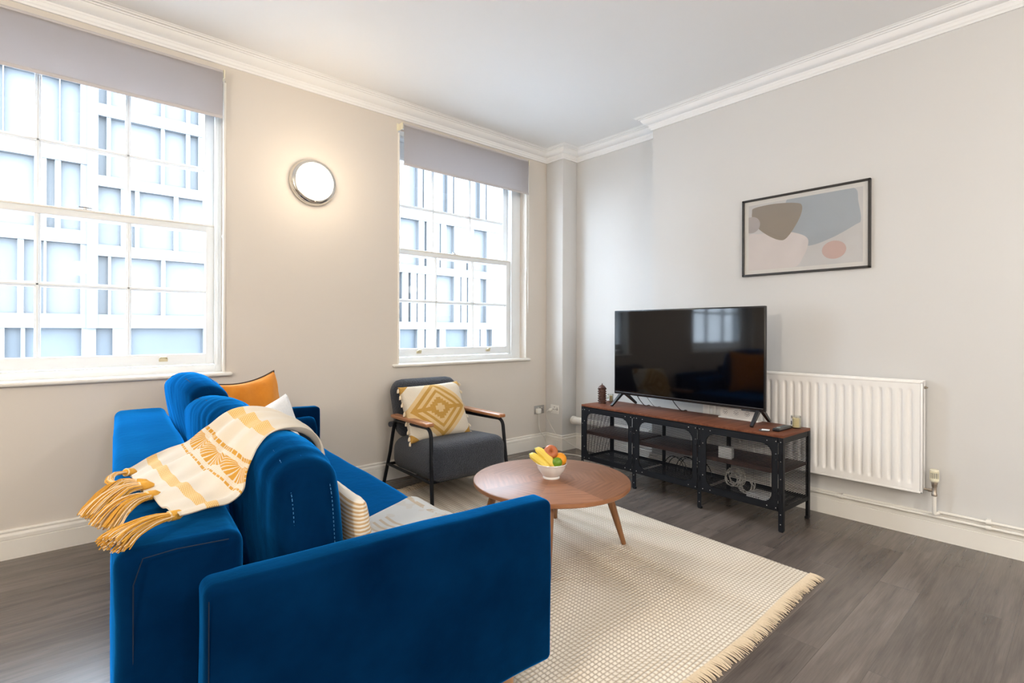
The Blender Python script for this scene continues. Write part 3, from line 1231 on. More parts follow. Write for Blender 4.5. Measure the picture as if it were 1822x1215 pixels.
def back_cushion(s0, s1, tc, z1, lean, seed, puff=0.036, shear=0.0, stitched=False, drop=0.05):
    z0 = 0.424

    def shape_(co, y, z):
        if z > 0:
            co.z -= drop * z * (abs(y) ** 2.4)
            co.y *= 1 - 0.03 * z * z
        h = co.z + (z1 - z0) / 2
        co.x += shear * co.y - h * math.tan(lean)
        return co

    def warp(co, x, y, z):
        co = co.copy()
        # radiating creases along the gusset
        k = noise.noise(Vector((co.y * 30 + seed, co.z * 6, seed)))
        co.x += 0.0032 * k * (1 if x > 0 else -1)
        co.z += 0.003 * noise.noise(Vector((co.y * 34 + seed, co.x * 5, 2.0 + seed))) * (1 if z > 0.8 else 0)
        return shape_(co, y, z)
    b = sbox(s0, s1, tc - 0.066, tc + 0.066, z0, z1, 0.056, (8, 40, 18), (puff, 0.010, 0.010), seed, 0.006, warp)
    bmesh.ops.recalc_face_normals(b, faces=b.faces)
    CUSH.append(b.copy())
    o = obj('back_cushion', b, M['velvet'], sofa, angle=70)
    for x in (-1, 1):
        pts = []
        hy, hz = (s1 - s0) / 2 - 0.001, (z1 - z0) / 2 - 0.001
        n = 120
        for k in range(n):
            a = 2 * math.pi * k / n
            y = math.copysign(abs(math.cos(a)) ** 0.30, math.cos(a))
            z = math.copysign(abs(math.sin(a)) ** 0.30, math.sin(a))
            p = shape_(Vector((x * 0.046, y * hy, z * hz)), y, z)
            p += SL((s0 + s1) / 2, tc, (z0 + z1) / 2)
            pts.append(p)
        bm = B()
        if stitched:
            dashes(bm, pts, 0.0011)
        else:
            tube(bm, pts, 0.0013, 5, closed=True)
        obj('seam', bm, M['thread'] if stitched else M['crease'], o)
    return o


back_cushion(1.272, 1.94, 0.386, 0.842, R(3), 2.0, shear=-0.03, stitched=True)
back_cushion(1.955, 2.62, 0.388, 0.866, R(8), 9.0, shear=-0.09)
back_cushion(2.64, 3.30, 0.400, 0.912, R(12), 5.0, shear=-0.11)


def leg(bm, p0, p1, r0, r1):
    tube(bm, [p0, p1], r0, 20, radii=[r0, r1])


for s, t in ((1.235, 0.935), (1.235, 0.20), (3.44, 0.935), (3.44, 0.20)):
    bm = B()
    leg(bm, SL(s, t, 0.0), SL(s, t, 0.14), 0.018, 0.026)
    obj('leg', bm, M['legwood'], sofa)
# stitched seams of the near arm and the back's end panel
bm = B()
tube(bm, [SL(1.170, 0.149, z) for z in (0.15, 0.3, 0.45, 0.60)], 0.0012, 5)
obj('seam', bm, M['crease'], sofa)
bm = B()
tube(bm, [SL(1.2425, 0.03, 0.15), SL(1.2405, 0.03, 0.64), SL(1.2425, 0.045, 0.688), SL(1.2425, 0.10, 0.693), SL(1.2425, 0.195, 0.690)], 0.0012, 5)
obj('seam', bm, M['crease'], sofa)


def local_thing(name, s, t, z, **kw):
    return empty(name, SW(s, t, z), RZS, **kw)


# bolster along the far arm
t = local_thing('bolster_cushion', 3.325, 0.66, 0.423, label='blue velvet bolster roll lying along the far arm of the sofa', cat='cushion')
bm = B()
prof = [(0.0, 0.0), (0.055, 0.002), (0.078, 0.010), (0.084, 0.022)] + [(0.086 + 0.0015 * math.sin(k * 1.7), 0.03 + 0.62 * k / 20) for k in range(21)] + [(0.084, 0.658), (0.078, 0.670), (0.055, 0.678), (0.0, 0.680)]
lathe(bm, prof, 36, Matrix.Translation((-0.34, 0, 0.084)) @ Matrix.Rotation(R(90), 4, 'Y'))
obj('cover', bm, M['velvet'], t, angle=50)


def put_pillow(name, mesh, mat, centre, width_dir, lean, roll, bottom_z=None, **kw):
    """mesh lies in its xz plane, front is -y. width_dir: world xy direction of +x"""
    e = empty(name, (centre[0], centre[1], 0.0), **kw)
    a = math.atan2(width_dir[1], width_dir[0])
    o = obj('cushion_cover', mesh, mat, e)
    o.rotation_mode = 'QUATERNION'
    q = Matrix.Rotation(a, 4, 'Z') @ Matrix.Rotation(-lean, 4, 'X') @ Matrix.Rotation(roll, 4, 'Y')
    o.rotation_quaternion = q.to_quaternion()
    o.location = (0, 0, centre[2])
    return e, o


# orange cushion in the far corner; its top edge runs from S(2.75,.36) to S(3.05,.70)
d = (SW(3.05, 0.70) - SW(2.75, 0.36)).normalized()
c = (SW(2.75, 0.36) + SW(3.05, 0.70)) / 2
fwd = Vector((d.y, -d.x, 0))
c = c + fwd * 0.035
e, o = put_pillow('orange_cushion', pillow(0.47, 0.47, 0.17, pinch=0.13, seed=3, wr=0.006), M['orange'], (c.x, c.y, 0.665), d, R(9), R(-3),
                  label='orange velvet cushion with dark piping in the far corner of the sofa', cat='cushion')
bm = B()
tube(bm, outline_pillow(0.475, 0.475, 0.13), 0.004, 6, closed=True)
obj('piping', bm, M['pipingdark'], o)

d2 = (SW(2.43, 0.79) - SW(2.10, 0.41)).normalized()
tr = SW(2.23, 0.565)
fwd2 = Vector((d2.y, -d2.x, 0))
c = tr - d2 * 0.145 + fwd2 * 0.03
e, o = put_pillow('white_cushion', pillow(0.36, 0.44, 0.14, pinch=0.06, seed=8, wr=0.003), M['whitecush'], (c.x, c.y, 0.632), d2, R(9), R(-10),
                  label='white textured cushion half covered by the throw, in front of the orange one', cat='cushion')

c = SW(1.378, 0.515)
e, o = put_pillow('striped_cushion', pillow(0.215, 0.27, 0.07, pinch=0.05, seed=5), M['stripecush'], (c.x, c.y, 0.572), LDv, R(6), R(-2),
                  label='mustard and cream striped cushion wedged between back cushion and near sofa arm', cat='cushion')


# ------------------------------------------------------------------ the patterned throw over the sofa back
def ribbon(rows, nu, nv, fold, th, uvscale=(1, 1)):
    """rows: list of (near, mid, far) points in the sofa frame; returns a solid cloth with uv (u along, v across)"""
    b = B()
    uvl = b.loops.layers.uv.new('UVMap')
    cols = [[Vector(r[k]) for r in rows] for k in range(3)]
    grid = []
    for i in range(nu + 1):
        u = i / nu
        a, m_, c_ = (catmull(cols[k], u) for k in range(3))
        row = []
        for j in range(nv + 1):
            v = j / nv
            p = catmull([a, m_, c_], v)
            row.append(p)
        grid.append(row)
    disp = [[None] * (nv + 1) for _ in range(nu + 1)]
    for i in range(nu + 1):
        for j in range(nv + 1):
            du = grid[min(nu, i + 1)][j] - grid[max(0, i - 1)][j]
            dv = grid[i][min(nv, j + 1)] - grid[i][max(0, j - 1)]
            nn = du.cross(dv).normalized()
            if nn.z < 0 and abs(nn.z) > 0.2:
                nn = -nn
            disp[i][j] = nn * fold(i / nu, j / nv)
    vs = [[b.verts.new(grid[i][j] + disp[i][j]) for j in range(nv + 1)] for i in range(nu + 1)]
    for i in range(nu):
        for j in range(nv):
            f = b.faces.new((vs[i][j], vs[i + 1][j], vs[i + 1][j + 1], vs[i][j + 1]))
            for lp, q in zip(f.loops, ((i, j), (i + 1, j), (i + 1, j + 1), (i, j + 1))):
                lp[uvl].uv = (q[0] / nu * uvscale[0], q[1] / nv * uvscale[1])
    return b, vs


def SLs(*a):
    return SL(*a)


rows = [
    (SLs(1.330, 0.115, 0.718), SLs(1.57, 0.060, 0.722), SLs(1.86, 0.035, 0.714)),
    (SLs(1.345, 0.170, 0.718), SLs(1.61, 0.115, 0.726), SLs(1.97, 0.085, 0.716)),
    (SLs(1.370, 0.220, 0.716), SLs(1.67, 0.165, 0.728), SLs(2.05, 0.145, 0.718)),
    (SLs(1.41, 0.262, 0.735), SLs(1.71, 0.215, 0.745), SLs(2.06, 0.205, 0.735)),
    (SLs(1.46, 0.290, 0.785), SLs(1.73, 0.260, 0.790), SLs(2.02, 0.262, 0.795)),
    (SLs(1.52, 0.345, 0.842), SLs(1.73, 0.335, 0.848), SLs(1.96, 0.325, 0.850)),
    (SLs(1.56, 0.425, 0.842), SLs(1.73, 0.415, 0.848), SLs(1.90, 0.410, 0.845)),
    (SLs(1.61, 0.488, 0.790), SLs(1.74, 0.492, 0.796), SLs(1.86, 0.490, 0.790)),
    (SLs(1.65, 0.510, 0.70), SLs(1.75, 0.520, 0.70), SLs(1.84, 0.522, 0.70)),
]


def fold(u, v):
    env = 0.35 + 0.65 * min(1, u * 2.2)
    a = 0.011 * env * math.sin(2 * math.pi * (3.0 * v + 0.55 * u) + 0.6)
    a += 0.005 * math.sin(2 * math.pi * (6.3 * v - 0.8 * u))
    a += 0.004 * noise.noise(Vector((u * 7, v * 9, 1.7)))
    return a + 0.014


throw = local_thing('patterned_throw', S0, T0, 0, label='cream throw with mustard fans and tassels draped over the near back cushion', cat='throw')
bm, vs = ribbon(rows, 130, 100, fold, 0.006)
from mathutils.bvhtree import BVHTree
trees = [BVHTree.FromBMesh(b) for b in CUSH]


def push_out(bm, trees, gap):
    """keep the cloth outside the cushions it lies on"""
    for _ in range(5):
        for v in bm.verts:
            for tr_ in trees:
                loc, nor, idx, dist = tr_.find_nearest(v.co)
                if loc is None:
                    continue
                d_ = (v.co - loc).dot(nor)
                if d_ < gap and dist < 0.10:
                    nr_ = Vector((nor.x, 0, max(0.0, nor.z)))
                    if nr_.length < 0.35:
                        continue
                    v.co = v.co + nr_.normalized() * min(0.02, gap - d_)
        for _k in range(4):
            bmesh.ops.smooth_vert(bm, verts=[v for v in bm.verts if not v.is_boundary], factor=0.5, use_axis_x=True, use_axis_y=True, use_axis_z=True)


bmesh.ops.recalc_face_normals(bm, faces=bm.faces)
push_out(bm, trees, 0.007)
bmesh.ops.solidify(bm, geom=list(bm.faces), thickness=0.004)
obj('cloth', bm, M['throw'], throw, angle=80)


def tassel(parent, pts, n=46, spread=0.016, seed=0, head=True, mats=None, r=0.0014, tip=1.9):
    """a yarn tassel: strands that leave a knot and fan out along a path"""
    rnd = random.Random(seed)
    bm = B()
    path = smooth_path(pts, 9)
    for k in range(n):
        a = rnd.uniform(0, 2 * math.pi)
        q = math.sqrt(rnd.uniform(0, 1))
        off = Vector((math.cos(a) * q, math.sin(a) * q, 0))
        L0 = rnd.uniform(0.90, 1.0)
        st = []
        for i in range(9):
            f = i / 8 * L0
            p = catmull(path, f)
            d = (catmull(path, min(1, f + 0.05)) - catmull(path, max(0, f - 0.05))).normalized()
            side = d.cross(Vector((0, 0, 1)))
            if side.length < 1e-3:
                side = Vector((1, 0, 0))
            side.normalize()
            up = side.cross(d)
            grow = 0.35 + (tip - 0.35) * min(1, f * 1.15) ** 0.8
            w_ = spread * grow
            wig = noise.noise(Vector((k * 3.3, f * 3, seed))) * 0.004 * f
            st.append(p + side * (off.x * w_ + wig) + up * (off.y * w_ * 0.55 + wig * 0.5))
        tube(bm, st, r, 4, mi=0 if rnd.random() < 0.6 else 1)
    o = obj('tassel', bm, mats or [M['yarn1'], M['yarn2']], parent)
    if head:
        p0, p1 = path[0], path[1]
        bm = B()
        d = (p1 - p0).normalized()
        tube(bm, [p0 - d * 0.022, p0 - d * 0.010, p0 + d * 0.006, p0 + d * 0.016], 0.01, 12, radii=[0.004, 0.011, 0.0115, 0.0085])
        obj('knot', bm, M['yarn1'], o)
        bm = B()
        q = p0 + d * 0.012
        x = d.orthogonal().normalized()
        y = d.cross(x)
        tube(bm, [q + (x * math.cos(k * math.pi / 8) + y * math.sin(k * math.pi / 8)) * 0.0098 for k in range(16)], 0.002, 6, closed=True)
        obj('binding', bm, M['yarn2'], o)
    return o


tassel(throw, [SL(1.355, 0.105, 0.728), SL(1.330, 0.060, 0.732), SL(1.300, 0.018, 0.724), SL(1.280, -0.004, 0.712)], 120, 0.021, 1)
tassel(throw, [SL(1.50, 0.070, 0.742), SL(1.478, 0.035, 0.744), SL(1.458, 0.006, 0.732), SL(1.440, -0.020, 0.700)], 110, 0.022, 2)
tassel(throw, [SL(1.60, 0.060, 0.742), SL(1.585, 0.020, 0.744), SL(1.56, -0.012, 0.728), SL(1.540, -0.040, 0.695)], 110, 0.022, 3)
tassel(throw, [SL(1.665, 0.055, 0.735), SL(1.66, 0.015, 0.742), SL(1.62, -0.018, 0.725), SL(1.59, -0.046, 0.690)], 90, 0.020, 4)
tassel(throw, [SL(1.84, 0.035, 0.728), SL(1.80, 0.000, 0.737), SL(1.755, -0.010, 0.728), SL(1.73, 0.014, 0.722), SL(1.75, 0.035, 0.722)], 46, 0.012, 5, tip=1.1)

# ------------------------------------------------------------------ the second blanket, spread on the seat
rows = []
for t_, z in ((0.50, 0.436), (0.62, 0.434), (0.76, 0.434), (0.90, 0.434), (0.982, 0.4335), (1.030, 0.412), (1.040, 0.35), (1.042, 0.26)):
    far = 1.79 + (t_ - 0.645) * 0.52 if t_ < 1.0 else 1.965
    rows.append((SL(1.268, t_, z), SL(1.27 + (far - 1.27) * 0.5, t_, z), SL(far, t_, z)))


def fold2(u, v):
    return 0.006 + 0.012 * max(0, math.sin(2 * math.pi * (1.6 * v + 0.35 * math.sin(u * 3)))) ** 2 + 0.003 * noise.noise(Vector((u * 6, v * 8, 4)))


blk = local_thing('cream_blanket', S0, T0, 0, label='cream blanket with faint tan pattern spread on the seat beside the near arm', cat='blanket')
bm, _ = ribbon(rows, 70, 60, fold2, 0.005)
bmesh.ops.solidify(bm, geom=list(bm.faces), thickness=0.003)
obj('cloth', bm, M['blanket'], blk, angle=80)

# ================================================================== THE RUG
rug = empty('rug', (-1.7, -1.5, 0), label='large cream woven rug with tan fringes under the round table', cat='rug')
ro = Vector((1.7, 1.5, 0))


def rugp(a, b):
    """a 0..1 left to right, b 0..1 near to far"""
    nl, nr = Vector((-2.52, -2.690, 0)), Vector((-0.972, -2.685, 0))
    fl, fr = Vector((-2.47, -0.53, 0)), Vector((-0.80, -0.185, 0))
    p = (nl * (1 - a) + nr * a) * (1 - b) + (fl * (1 - a) + fr * a) * b
    p.x += -0.012 * math.sin(b * 3.1) * a + 0.006 * noise.noise(Vector((b * 9, 0, a)))
    p.y += 0.008 * math.sin(a * 9) * (1 - b)
    return p


bm = B()
NI, NJ = 90, 145 * 4
vr = []
for j in range(NJ + 1):
    b_ = j / NJ
    row = []
    for i in range(NI + 1):
        p = rugp(i / NI, b_) + ro
        rib = abs(math.sin(math.pi * b_ * 145))
        p.z = 0.0075 + 0.0028 * rib ** 0.6 + 0.0015 * max(0, noise.noise(Vector((p.x * 4, p.y * 4, 0))))
        if i in (0, NI):
            p.x += (0.004 * math.sin(math.pi * b_ * 145 * 2)) + (0.005 if j % 4 == 2 else 0)
            p.z = 0.002
        row.append(bm.verts.new(p))
    vr.append(row)
for j in range(NJ):
    for i in range(NI):
        bm.faces.new((vr[j][i], vr[j][i + 1], vr[j + 1][i + 1], vr[j + 1][i]))
ed = [e for e in bm.edges if e.is_boundary]
ex = bmesh.ops.extrude_edge_only(bm, edges=ed)
for v in [g for g in ex['geom'] if isinstance(g, bmesh.types.BMVert)]:
    v.co.z = 0.0
obj('woven_field', bm, M['rug'], rug, angle=180)
for near in (True, False):
    rnd = random.Random(5 if near else 6)
    bm = B()
    cnt = 330
    for k in range(cnt):
        a = (k + rnd.uniform(-0.3, 0.3)) / cnt
        p = rugp(min(1, max(0, a)), 0.0 if near else 1.0) + ro
        clump = noise.noise(Vector((a * 26, 3 if near else 8, 0)))
        ln = rnd.uniform(0.046, 0.060) if near else rnd.uniform(0.085, 0.115)
        sx = clump * 0.022 + rnd.uniform(-0.006, 0.006)
        s = -1 if near else 1
        zz = 0.010 if near else 0.014 + 0.018 * max(0, clump)
        pts = [p + Vector((0, -s * 0.004, 0.009)), p + Vector((sx * 0.3, s * ln * 0.35, zz)), p + Vector((sx * 0.7, s * ln * 0.7, zz * 0.8)), p + Vector((sx, s * ln, 0.003))]
        tube(bm, pts, 0.0019, 4, radii=[0.0022, 0.0022, 0.0018, 0.0014])
    obj('fringe', bm, M['fringe'], rug)

# ================================================================== ROUND COFFEE TABLE
tbl = empty('coffee_table', (-1.661, -1.658, 0.0), label='round walnut coffee table with sunburst veneer standing on the rug', cat='coffee table')
ZT, RT = 0.36, 0.410
bm = B()
lathe(bm, [(0, ZT - 0.0002), (RT - 0.004, ZT), (RT - 0.001, ZT - 0.002), (RT - 0.001, ZT - 0.0025)], 128)
obj('veneer_top', bm, M['tabletop'], tbl)
bm = B()
lathe(bm, [(0, ZT - 0.001), (RT - 0.002, ZT - 0.0015), (RT, ZT - 0.004), (RT, ZT - 0.020), (RT - 0.004, ZT - 0.024), (RT - 0.02, ZT - 0.025), (0, ZT - 0.025)], 128)
obj('table_edge', bm, M['tableedge'], tbl)
bm = B()
for a in (0, 90):
    box(bm, (-0.27, -0.03, ZT - 0.045), (0.27, 0.03, ZT - 0.024), 0.003, mat=Matrix.Rotation(R(a + 1), 4, 'Z'))
obj('cross_rail', bm, M['tableleg'], tbl)
for a in (-41, 40.5, 130, -137.5):
    c_, s_ = math.cos(R(a)), math.sin(R(a))
    rf = 0.385
    bm = B()
    tube(bm, [(c_ * 0.285, s_ * 0.285, ZT - 0.03), (c_ * rf, s_ * rf, 0.012)], 0.02, 20, radii=[0.024, 0.0125])
    o = obj('leg', bm, M['tableleg'], tbl)
    bm = B()
    cyl(bm, (c_ * (rf + 0.001), s_ * (rf + 0.001), 0.012), (c_ * rf, s_ * rf, 0.010), 0.011, 12)
    obj('foot_pad', bm, M['stalk'], o)

# ------------------------------------------------------------------ fruit bowl
BZ = ZT
bowl = empty('bowl', (-1.661, -1.658, BZ), label='small white footed bowl of fruit in the middle of the round table', cat='bowl')
prof = [(0.0, 0.004), (0.036, 0.004), (0.040, 0.0), (0.044, 0.001), (0.045, 0.006), (0.042, 0.012), (0.053, 0.022), (0.067, 0.042), (0.076, 0.060), (0.080, 0.074),
        (0.083, 0.078), (0.082, 0.081), (0.079, 0.080), (0.0765, 0.072), (0.071, 0.056), (0.060, 0.036), (0.038, 0.020), (0.018, 0.014), (0.0, 0.013)]
bm = B()
lathe(bm, prof, 64)
obj('dish', bm, M['ceramic'], bowl, angle=50)
# camera-independent placing: right = towards the radiator, left = towards the armchair side
rt = Vector((math.sin(R(48.62)), -math.cos(R(48.62)), 0))
fw = Vector((math.cos(R(48.62)), math.sin(R(48.62)), 0))
bc = Vector((-1.661, -1.658, BZ))


def fpos(a, b, z):
    return bc + rt * a + fw * b + Vector((0, 0, z))


def banana(p, q, bend, label, seed):
    o = empty('banana', (p + q) / 2, label=label, cat='banana', group='two bananas in the fruit bowl')
    c0 = (p + q) / 2
    pts, rad = [], []
    for i in range(15):
        f = i / 14
        pt = p.lerp(q, f) - c0 + bend * (1 - (2 * f - 1) ** 2)
        pts.append(pt)
        rad.append(0.0175 * (max(0.0, 1 - abs(2 * f - 1) ** 3.2)) ** 0.5 + 0.0040)
    bm = B()
    tube(bm, pts, 0.017, 10, radii=rad)
    obj('skin', bm, M['banana'], o)
    bm = B()
    d = (pts[0] - pts[1]).normalized()
    tube(bm, [pts[0] - d * 0.003, pts[0] + d * 0.004], 0.004, 8, radii=[0.0052, 0.004])
    obj('tip', bm, M['bananatip'], o)
    return o


banana(fpos(-0.112, 0.025, 0.118), fpos(-0.012, -0.045, 0.060), Vector((0, 0, 0.006)) + rt * -0.004, 'lower left banana lying across the rim of the white bowl', 1)
banana(fpos(-0.082, 0.035, 0.146), fpos(0.018, -0.040, 0.062), Vector((0, 0, 0.010)) + rt * 0.003, 'upper banana resting between its twin and the red apple', 2)


def round_fruit(name, pos, prof, mat, tilt, label, cat, stalk=None):
    o = empty(name, pos, label=label, cat=cat)
    bm = B()
    mt = Matrix.Rotation(tilt[1], 4, 'Z') @ Matrix.Rotation(tilt[0], 4, 'X')
    lathe(bm, prof, 40, mt)
    obj('skin', bm, mat, o, angle=80)
    if stalk:
        bm = B()
        tube(bm, [mt @ Vector(q) for q in stalk], 0.0016, 6)
        obj('stalk', bm, M['stalk'], o)
    return o


ap = [(0.0, 0.022), (0.005, 0.026), (0.014, 0.033), (0.024, 0.034), (0.034, 0.025), (0.0385, 0.008), (0.037, -0.010), (0.030, -0.026), (0.020, -0.034), (0.010, -0.034), (0.0, -0.030)]
ap = [tuple(catmull([Vector((a, b, 0)) for a, b in ap], i / 40)[:2]) for i in range(41)]
ap[0] = (0.0, ap[0][1])
ap[-1] = (0.0, ap[-1][1])
round_fruit('apple', fpos(-0.002, 0.022, 0.128), ap, M['apple'], (R(62), R(-41.4)), 'red and yellow apple on top of the fruit bowl', 'apple', [(0, 0, 0.020), (0.001, 0, 0.034)])


def ball(r, sq=1.0, n=22):
    return [(0.0, -r * sq)] + [(r * math.sin(math.pi * i / n), -r * sq * math.cos(math.pi * i / n)) for i in range(1, n)] + [(0.0, r * sq)]


round_fruit('orange', fpos(0.047, 0.022, 0.092), ball(0.036, 0.97), M['orangef'], (R(20), 0), 'bright orange fruit behind the lime in the bowl', 'orange')
round_fruit('lime', fpos(0.027, -0.030, 0.088), ball(0.0265, 1.06), M['lime'], (R(60), R(30)), 'green lime at the front of the fruit bowl', 'lime')
# ================================================================== ARMCHAIR (its own frame: origin under its middle, -y is its front)
chair = empty('armchair', (-1.497, -0.42, 0.0), R(-1.5), label='charcoal boucle armchair with oak armrests and black tube frame by the window wall', cat='armchair')
HW = 0.300        # half width to the middle of the arms


def arc_pts(p, c, q, n=6):
    """rounded corner from p to q around corner c"""
    return [((1 - f) ** 2) * Vector(p) + 2 * f * (1 - f) * Vector(c) + f * f * Vector(q) for f in [k / n for k in range(n + 1)]]


for s in (-1, 1):
    x0 = s * HW
    bm = B()
    pts = [Vector((x0 * (1.06 if s > 0 else 1.035), -0.335 if s < 0 else -0.35, 0.012)), Vector((x0 * 1.025, -0.320, 0.25))]
    pts += arc_pts((x0, -0.302, 0.440), (x0, -0.296, 0.494), (x0, -0.245, 0.496))
    pts += [Vector((x0, 0.0, 0.490))]
    pts += arc_pts((x0, 0.165, 0.487), (x0, 0.200, 0.486), (x0 * 1.0, 0.212, 0.450), 5)
    pts += [Vector((x0 * 1.005, 0.268, 0.25)), Vector((x0 * 1.02, 0.358, 0.002))]
    tube(bm, pts, 0.0125, 12)
    obj('leg_frame', bm, M['black'], chair)
    bm = B()
    tube(bm, [(x0 * 1.028, -0.322, 0.150), (x0 * 1.012, 0.312, 0.152)], 0.0105, 10)
    obj('side_rail', bm, M['black'], chair)
    # armrest: oak plank with rounded edges, wider and rounded at its back
    b = softbox((0.062, 0.510, 0.026), 0.010, (3, 10, 1))
    for v in b.verts:
        f = (v.co.y + 0.27) / 0.54
        v.co.x *= 1.0 + 0.10 * f
        if f > 0.9:
            v.co.x *= 1 - (f - 0.9) * 2.2
    bmesh.ops.translate(b, vec=(x0, -0.040, 0.518), verts=b.verts)
    obj('armrest', b, M['armwood'], chair)
bm = B()
for y, z in ((-0.300, 0.148), (0.300, 0.150)):
    tube(bm, [(-HW * 1.02, y, z), (HW * 1.02, y, z)], 0.0105, 10)
tube(bm, [(-HW, 0.226, 0.44), (HW, 0.226, 0.44)], 0.009, 10)
for x in (-0.15, 0.0, 0.15):
    box(bm, (x - 0.02, -0.30, 0.150), (x + 0.02, 0.30, 0.158), 0.002)
obj('seat_frame', bm, M['black'], chair)
b = softbox((0.610, 0.610, 0.235), 0.078, (12, 12, 4))
for v in b.verts:
    x, y, z = v.co.x / 0.305, v.co.y / 0.305, v.co.z / 0.1175
    if z > 0:
        v.co.z += 0.016 * max(0, 1 - x * x) ** 0.6 * max(0, 1 - y * y) ** 0.6
    v.co.y += 0.012 * y * max(0, 1 - x * x)
    v.co.z += 0.018 * (-y) * (1 if z > 0 else 0.2)
bmesh.ops.translate(b, vec=(-0.008, -0.062, 0.258), verts=b.verts)
seat = obj('seat', b, M['boucle'], chair, angle=80)
bm = B()
pts = []
for k in range(64):
    a = 2 * math.pi * k / 64
    x = math.copysign(abs(math.cos(a)) ** 0.32, math.cos(a)) * 0.290
    y = math.copysign(abs(math.sin(a)) ** 0.32, math.sin(a)) * 0.300
    pts.append((x, -0.062 + y + 0.010 * (y / 0.29) * (1 - (x / 0.28) ** 2), 0.325 - 0.012 * y / 0.29))
tube(bm, pts, 0.0035, 6, closed=True)
obj('piping', bm, M['boucle'], seat)
b = softbox((0.560, 0.115, 0.430), 0.052, (12, 3, 10))
for v in b.verts:
    x, y, z = v.co.x / 0.28, v.co.y / 0.0575, v.co.z / 0.215
    v.co.y += 0.022 * y * max(0, 1 - x * x) * max(0, 1 - z * z)
    # generous round upper corners
    if abs(x) > 0.70 and z > 0.3:
        q = (abs(x) - 0.70) / 0.30
        v.co.z -= 0.055 * q * q * z
    if abs(x) > 0.7 and z < -0.5:
        q = (abs(x) - 0.7) / 0.3
        v.co.z += 0.05 * q * q
bmesh.ops.rotate(b, verts=b.verts, matrix=Matrix.Rotation(R(-17), 3, 'X'))
bmesh.ops.translate(b, vec=(0, 0.262, 0.558), verts=b.verts)
obj('backrest', b, M['boucle'], chair, angle=80)
bm = B()
for s in (-1, 1):
    cyl(bm, (s * 0.285, 0.250, 0.452), (s * 0.318, 0.238, 0.452), 0.020, 14)
obj('back_pivot', bm, M['boucle'], chair)

# cushion with tufted diamonds
cw = 0.455
e, o = put_pillow('tufted_cushion', pillow(0.495, 0.405, 0.17, n=34, pinch=0.05, seed=12, wr=0.004), M['ikat'], (-1.578, -0.410, 0.556), Vector((1, -0.05, 0)), R(24), R(-2),
                  label='cream and mustard tufted diamond cushion with tassels leaning in the armchair', cat='cushion')
rnd = random.Random(3)
hw_ = 0.2475
spots = [(-hw_, z) for z in (0.19, 0.14, 0.085, 0.02, -0.05, -0.11, -0.155, -0.19)] + [(hw_, z) for z in (0.19, 0.13, 0.03, -0.06, -0.13, -0.19)]
for x, z in spots:
    bm = B()
    s = -1 if x < 0 else 1
    xx = x * (1 - 0.05 * (1 - (z / hw_) ** 2)) if abs(z) < hw_ else x
    for k in range(16):
        a = rnd.uniform(0, 6.28)
        q = rnd.uniform(0, 1) ** 0.5
        ln = rnd.uniform(0.024, 0.031)
        o0 = Vector((math.cos(a) * 0.002 * q, math.sin(a) * 0.003 * q, 0))
        o1 = Vector((math.cos(a) * 0.008 * q, math.sin(a) * 0.008 * q, 0))
        p0 = Vector((xx, 0, z))
        p1 = p0 + Vector((s * 0.008, -0.004, -0.004)) + o0
        p2 = p0 + Vector((s * 0.015, -0.006, -ln)) + o1
        tube(bm, [p0 + o0 * 0.5, p1 + o0, p1.lerp(p2, 0.5) + o1 * 0.4, p2], 0.0022, 4)
    obj('tassel', bm, M['tassel_w'], o)

# ================================================================== TV STAND (frame: +x along it away from the corner, +y towards the wall)
FLp, FRp = Vector((-0.485, -0.845, 0)), Vector((-0.555, -2.395, 0))
ex = (FRp - FLp).normalized()
ang = math.atan2(ex.y, ex.x)
LEN, DEP, HT = 1.552, 0.370, 0.550


def TW(x, y, z=0.0):
    return FLp + ex * x + Vector((-ex.y, ex.x, 0)) * y + Vector((0, 0, z))


stand = empty('tv_stand', FLp, ang, label='low black metal TV stand with mesh doors and walnut top', cat='TV stand')
stand.scale = (1, 1, 1)


def lattice(bm, o, ax, ay, w_, h_, cw_=0.0215, ch=0.0098, wd=0.0019, inside=None):
    """expanded metal: zigzag strands in the plane ax, ay"""
    ax, ay = Vector(ax), Vector(ay)
    nz = ax.cross(ay).normalized()
    o = Vector(o)
    ni, nj = int(w_ / (cw_ / 2)), int(h_ / ch)
    for j in range(nj + 1):
        for sgn in (0, 1):
            for i in range(ni):
                ya = j * ch + (ch / 2 if (i + sgn) % 2 else 0)
                yb = j * ch + (ch / 2 if (i + 1 + sgn) % 2 else 0)
                if sgn == 1:
                    ya -= ch / 2 * 0
                xa, xb = i * cw_ / 2, (i + 1) * cw_ / 2
                if max(ya, yb) > h_:
                    continue
                if inside and not inside((xa + xb) / 2, (ya + yb) / 2):
                    continue
                p, q = o + ax * xa + ay * ya, o + ax * xb + ay * yb
                d = (q - p).normalized()
                s = d.cross(nz) * wd / 2
                t_ = nz * 0.0006
                v = [bm.verts.new(c) for c in (p + s - t_, q + s - t_, q - s - t_, p - s - t_, p + s + t_, q + s + t_, q - s + t_, p - s + t_)]
                bm.faces.new((v[0], v[1], v[2], v[3]))
                bm.faces.new((v[4], v[7], v[6], v[5]))
                bm.faces.new((v[0], v[4], v[5], v[1]))
                bm.faces.new((v[3], v[2], v[6], v[7]))


def rrect(x0, x1, z0, z1, r, n=7):
    pts = []
    for cx, cz, a0 in ((x1 - r, z1 - r, 0), (x0 + r, z1 - r, 90), (x0 + r, z0 + r, 180), (x1 - r, z0 + r, 270)):
        for k in range(n):
            a = R(a0 + 90 * k / (n - 1))
            pts.append((cx + r * math.cos(a), cz + r * math.sin(a)))
    return pts


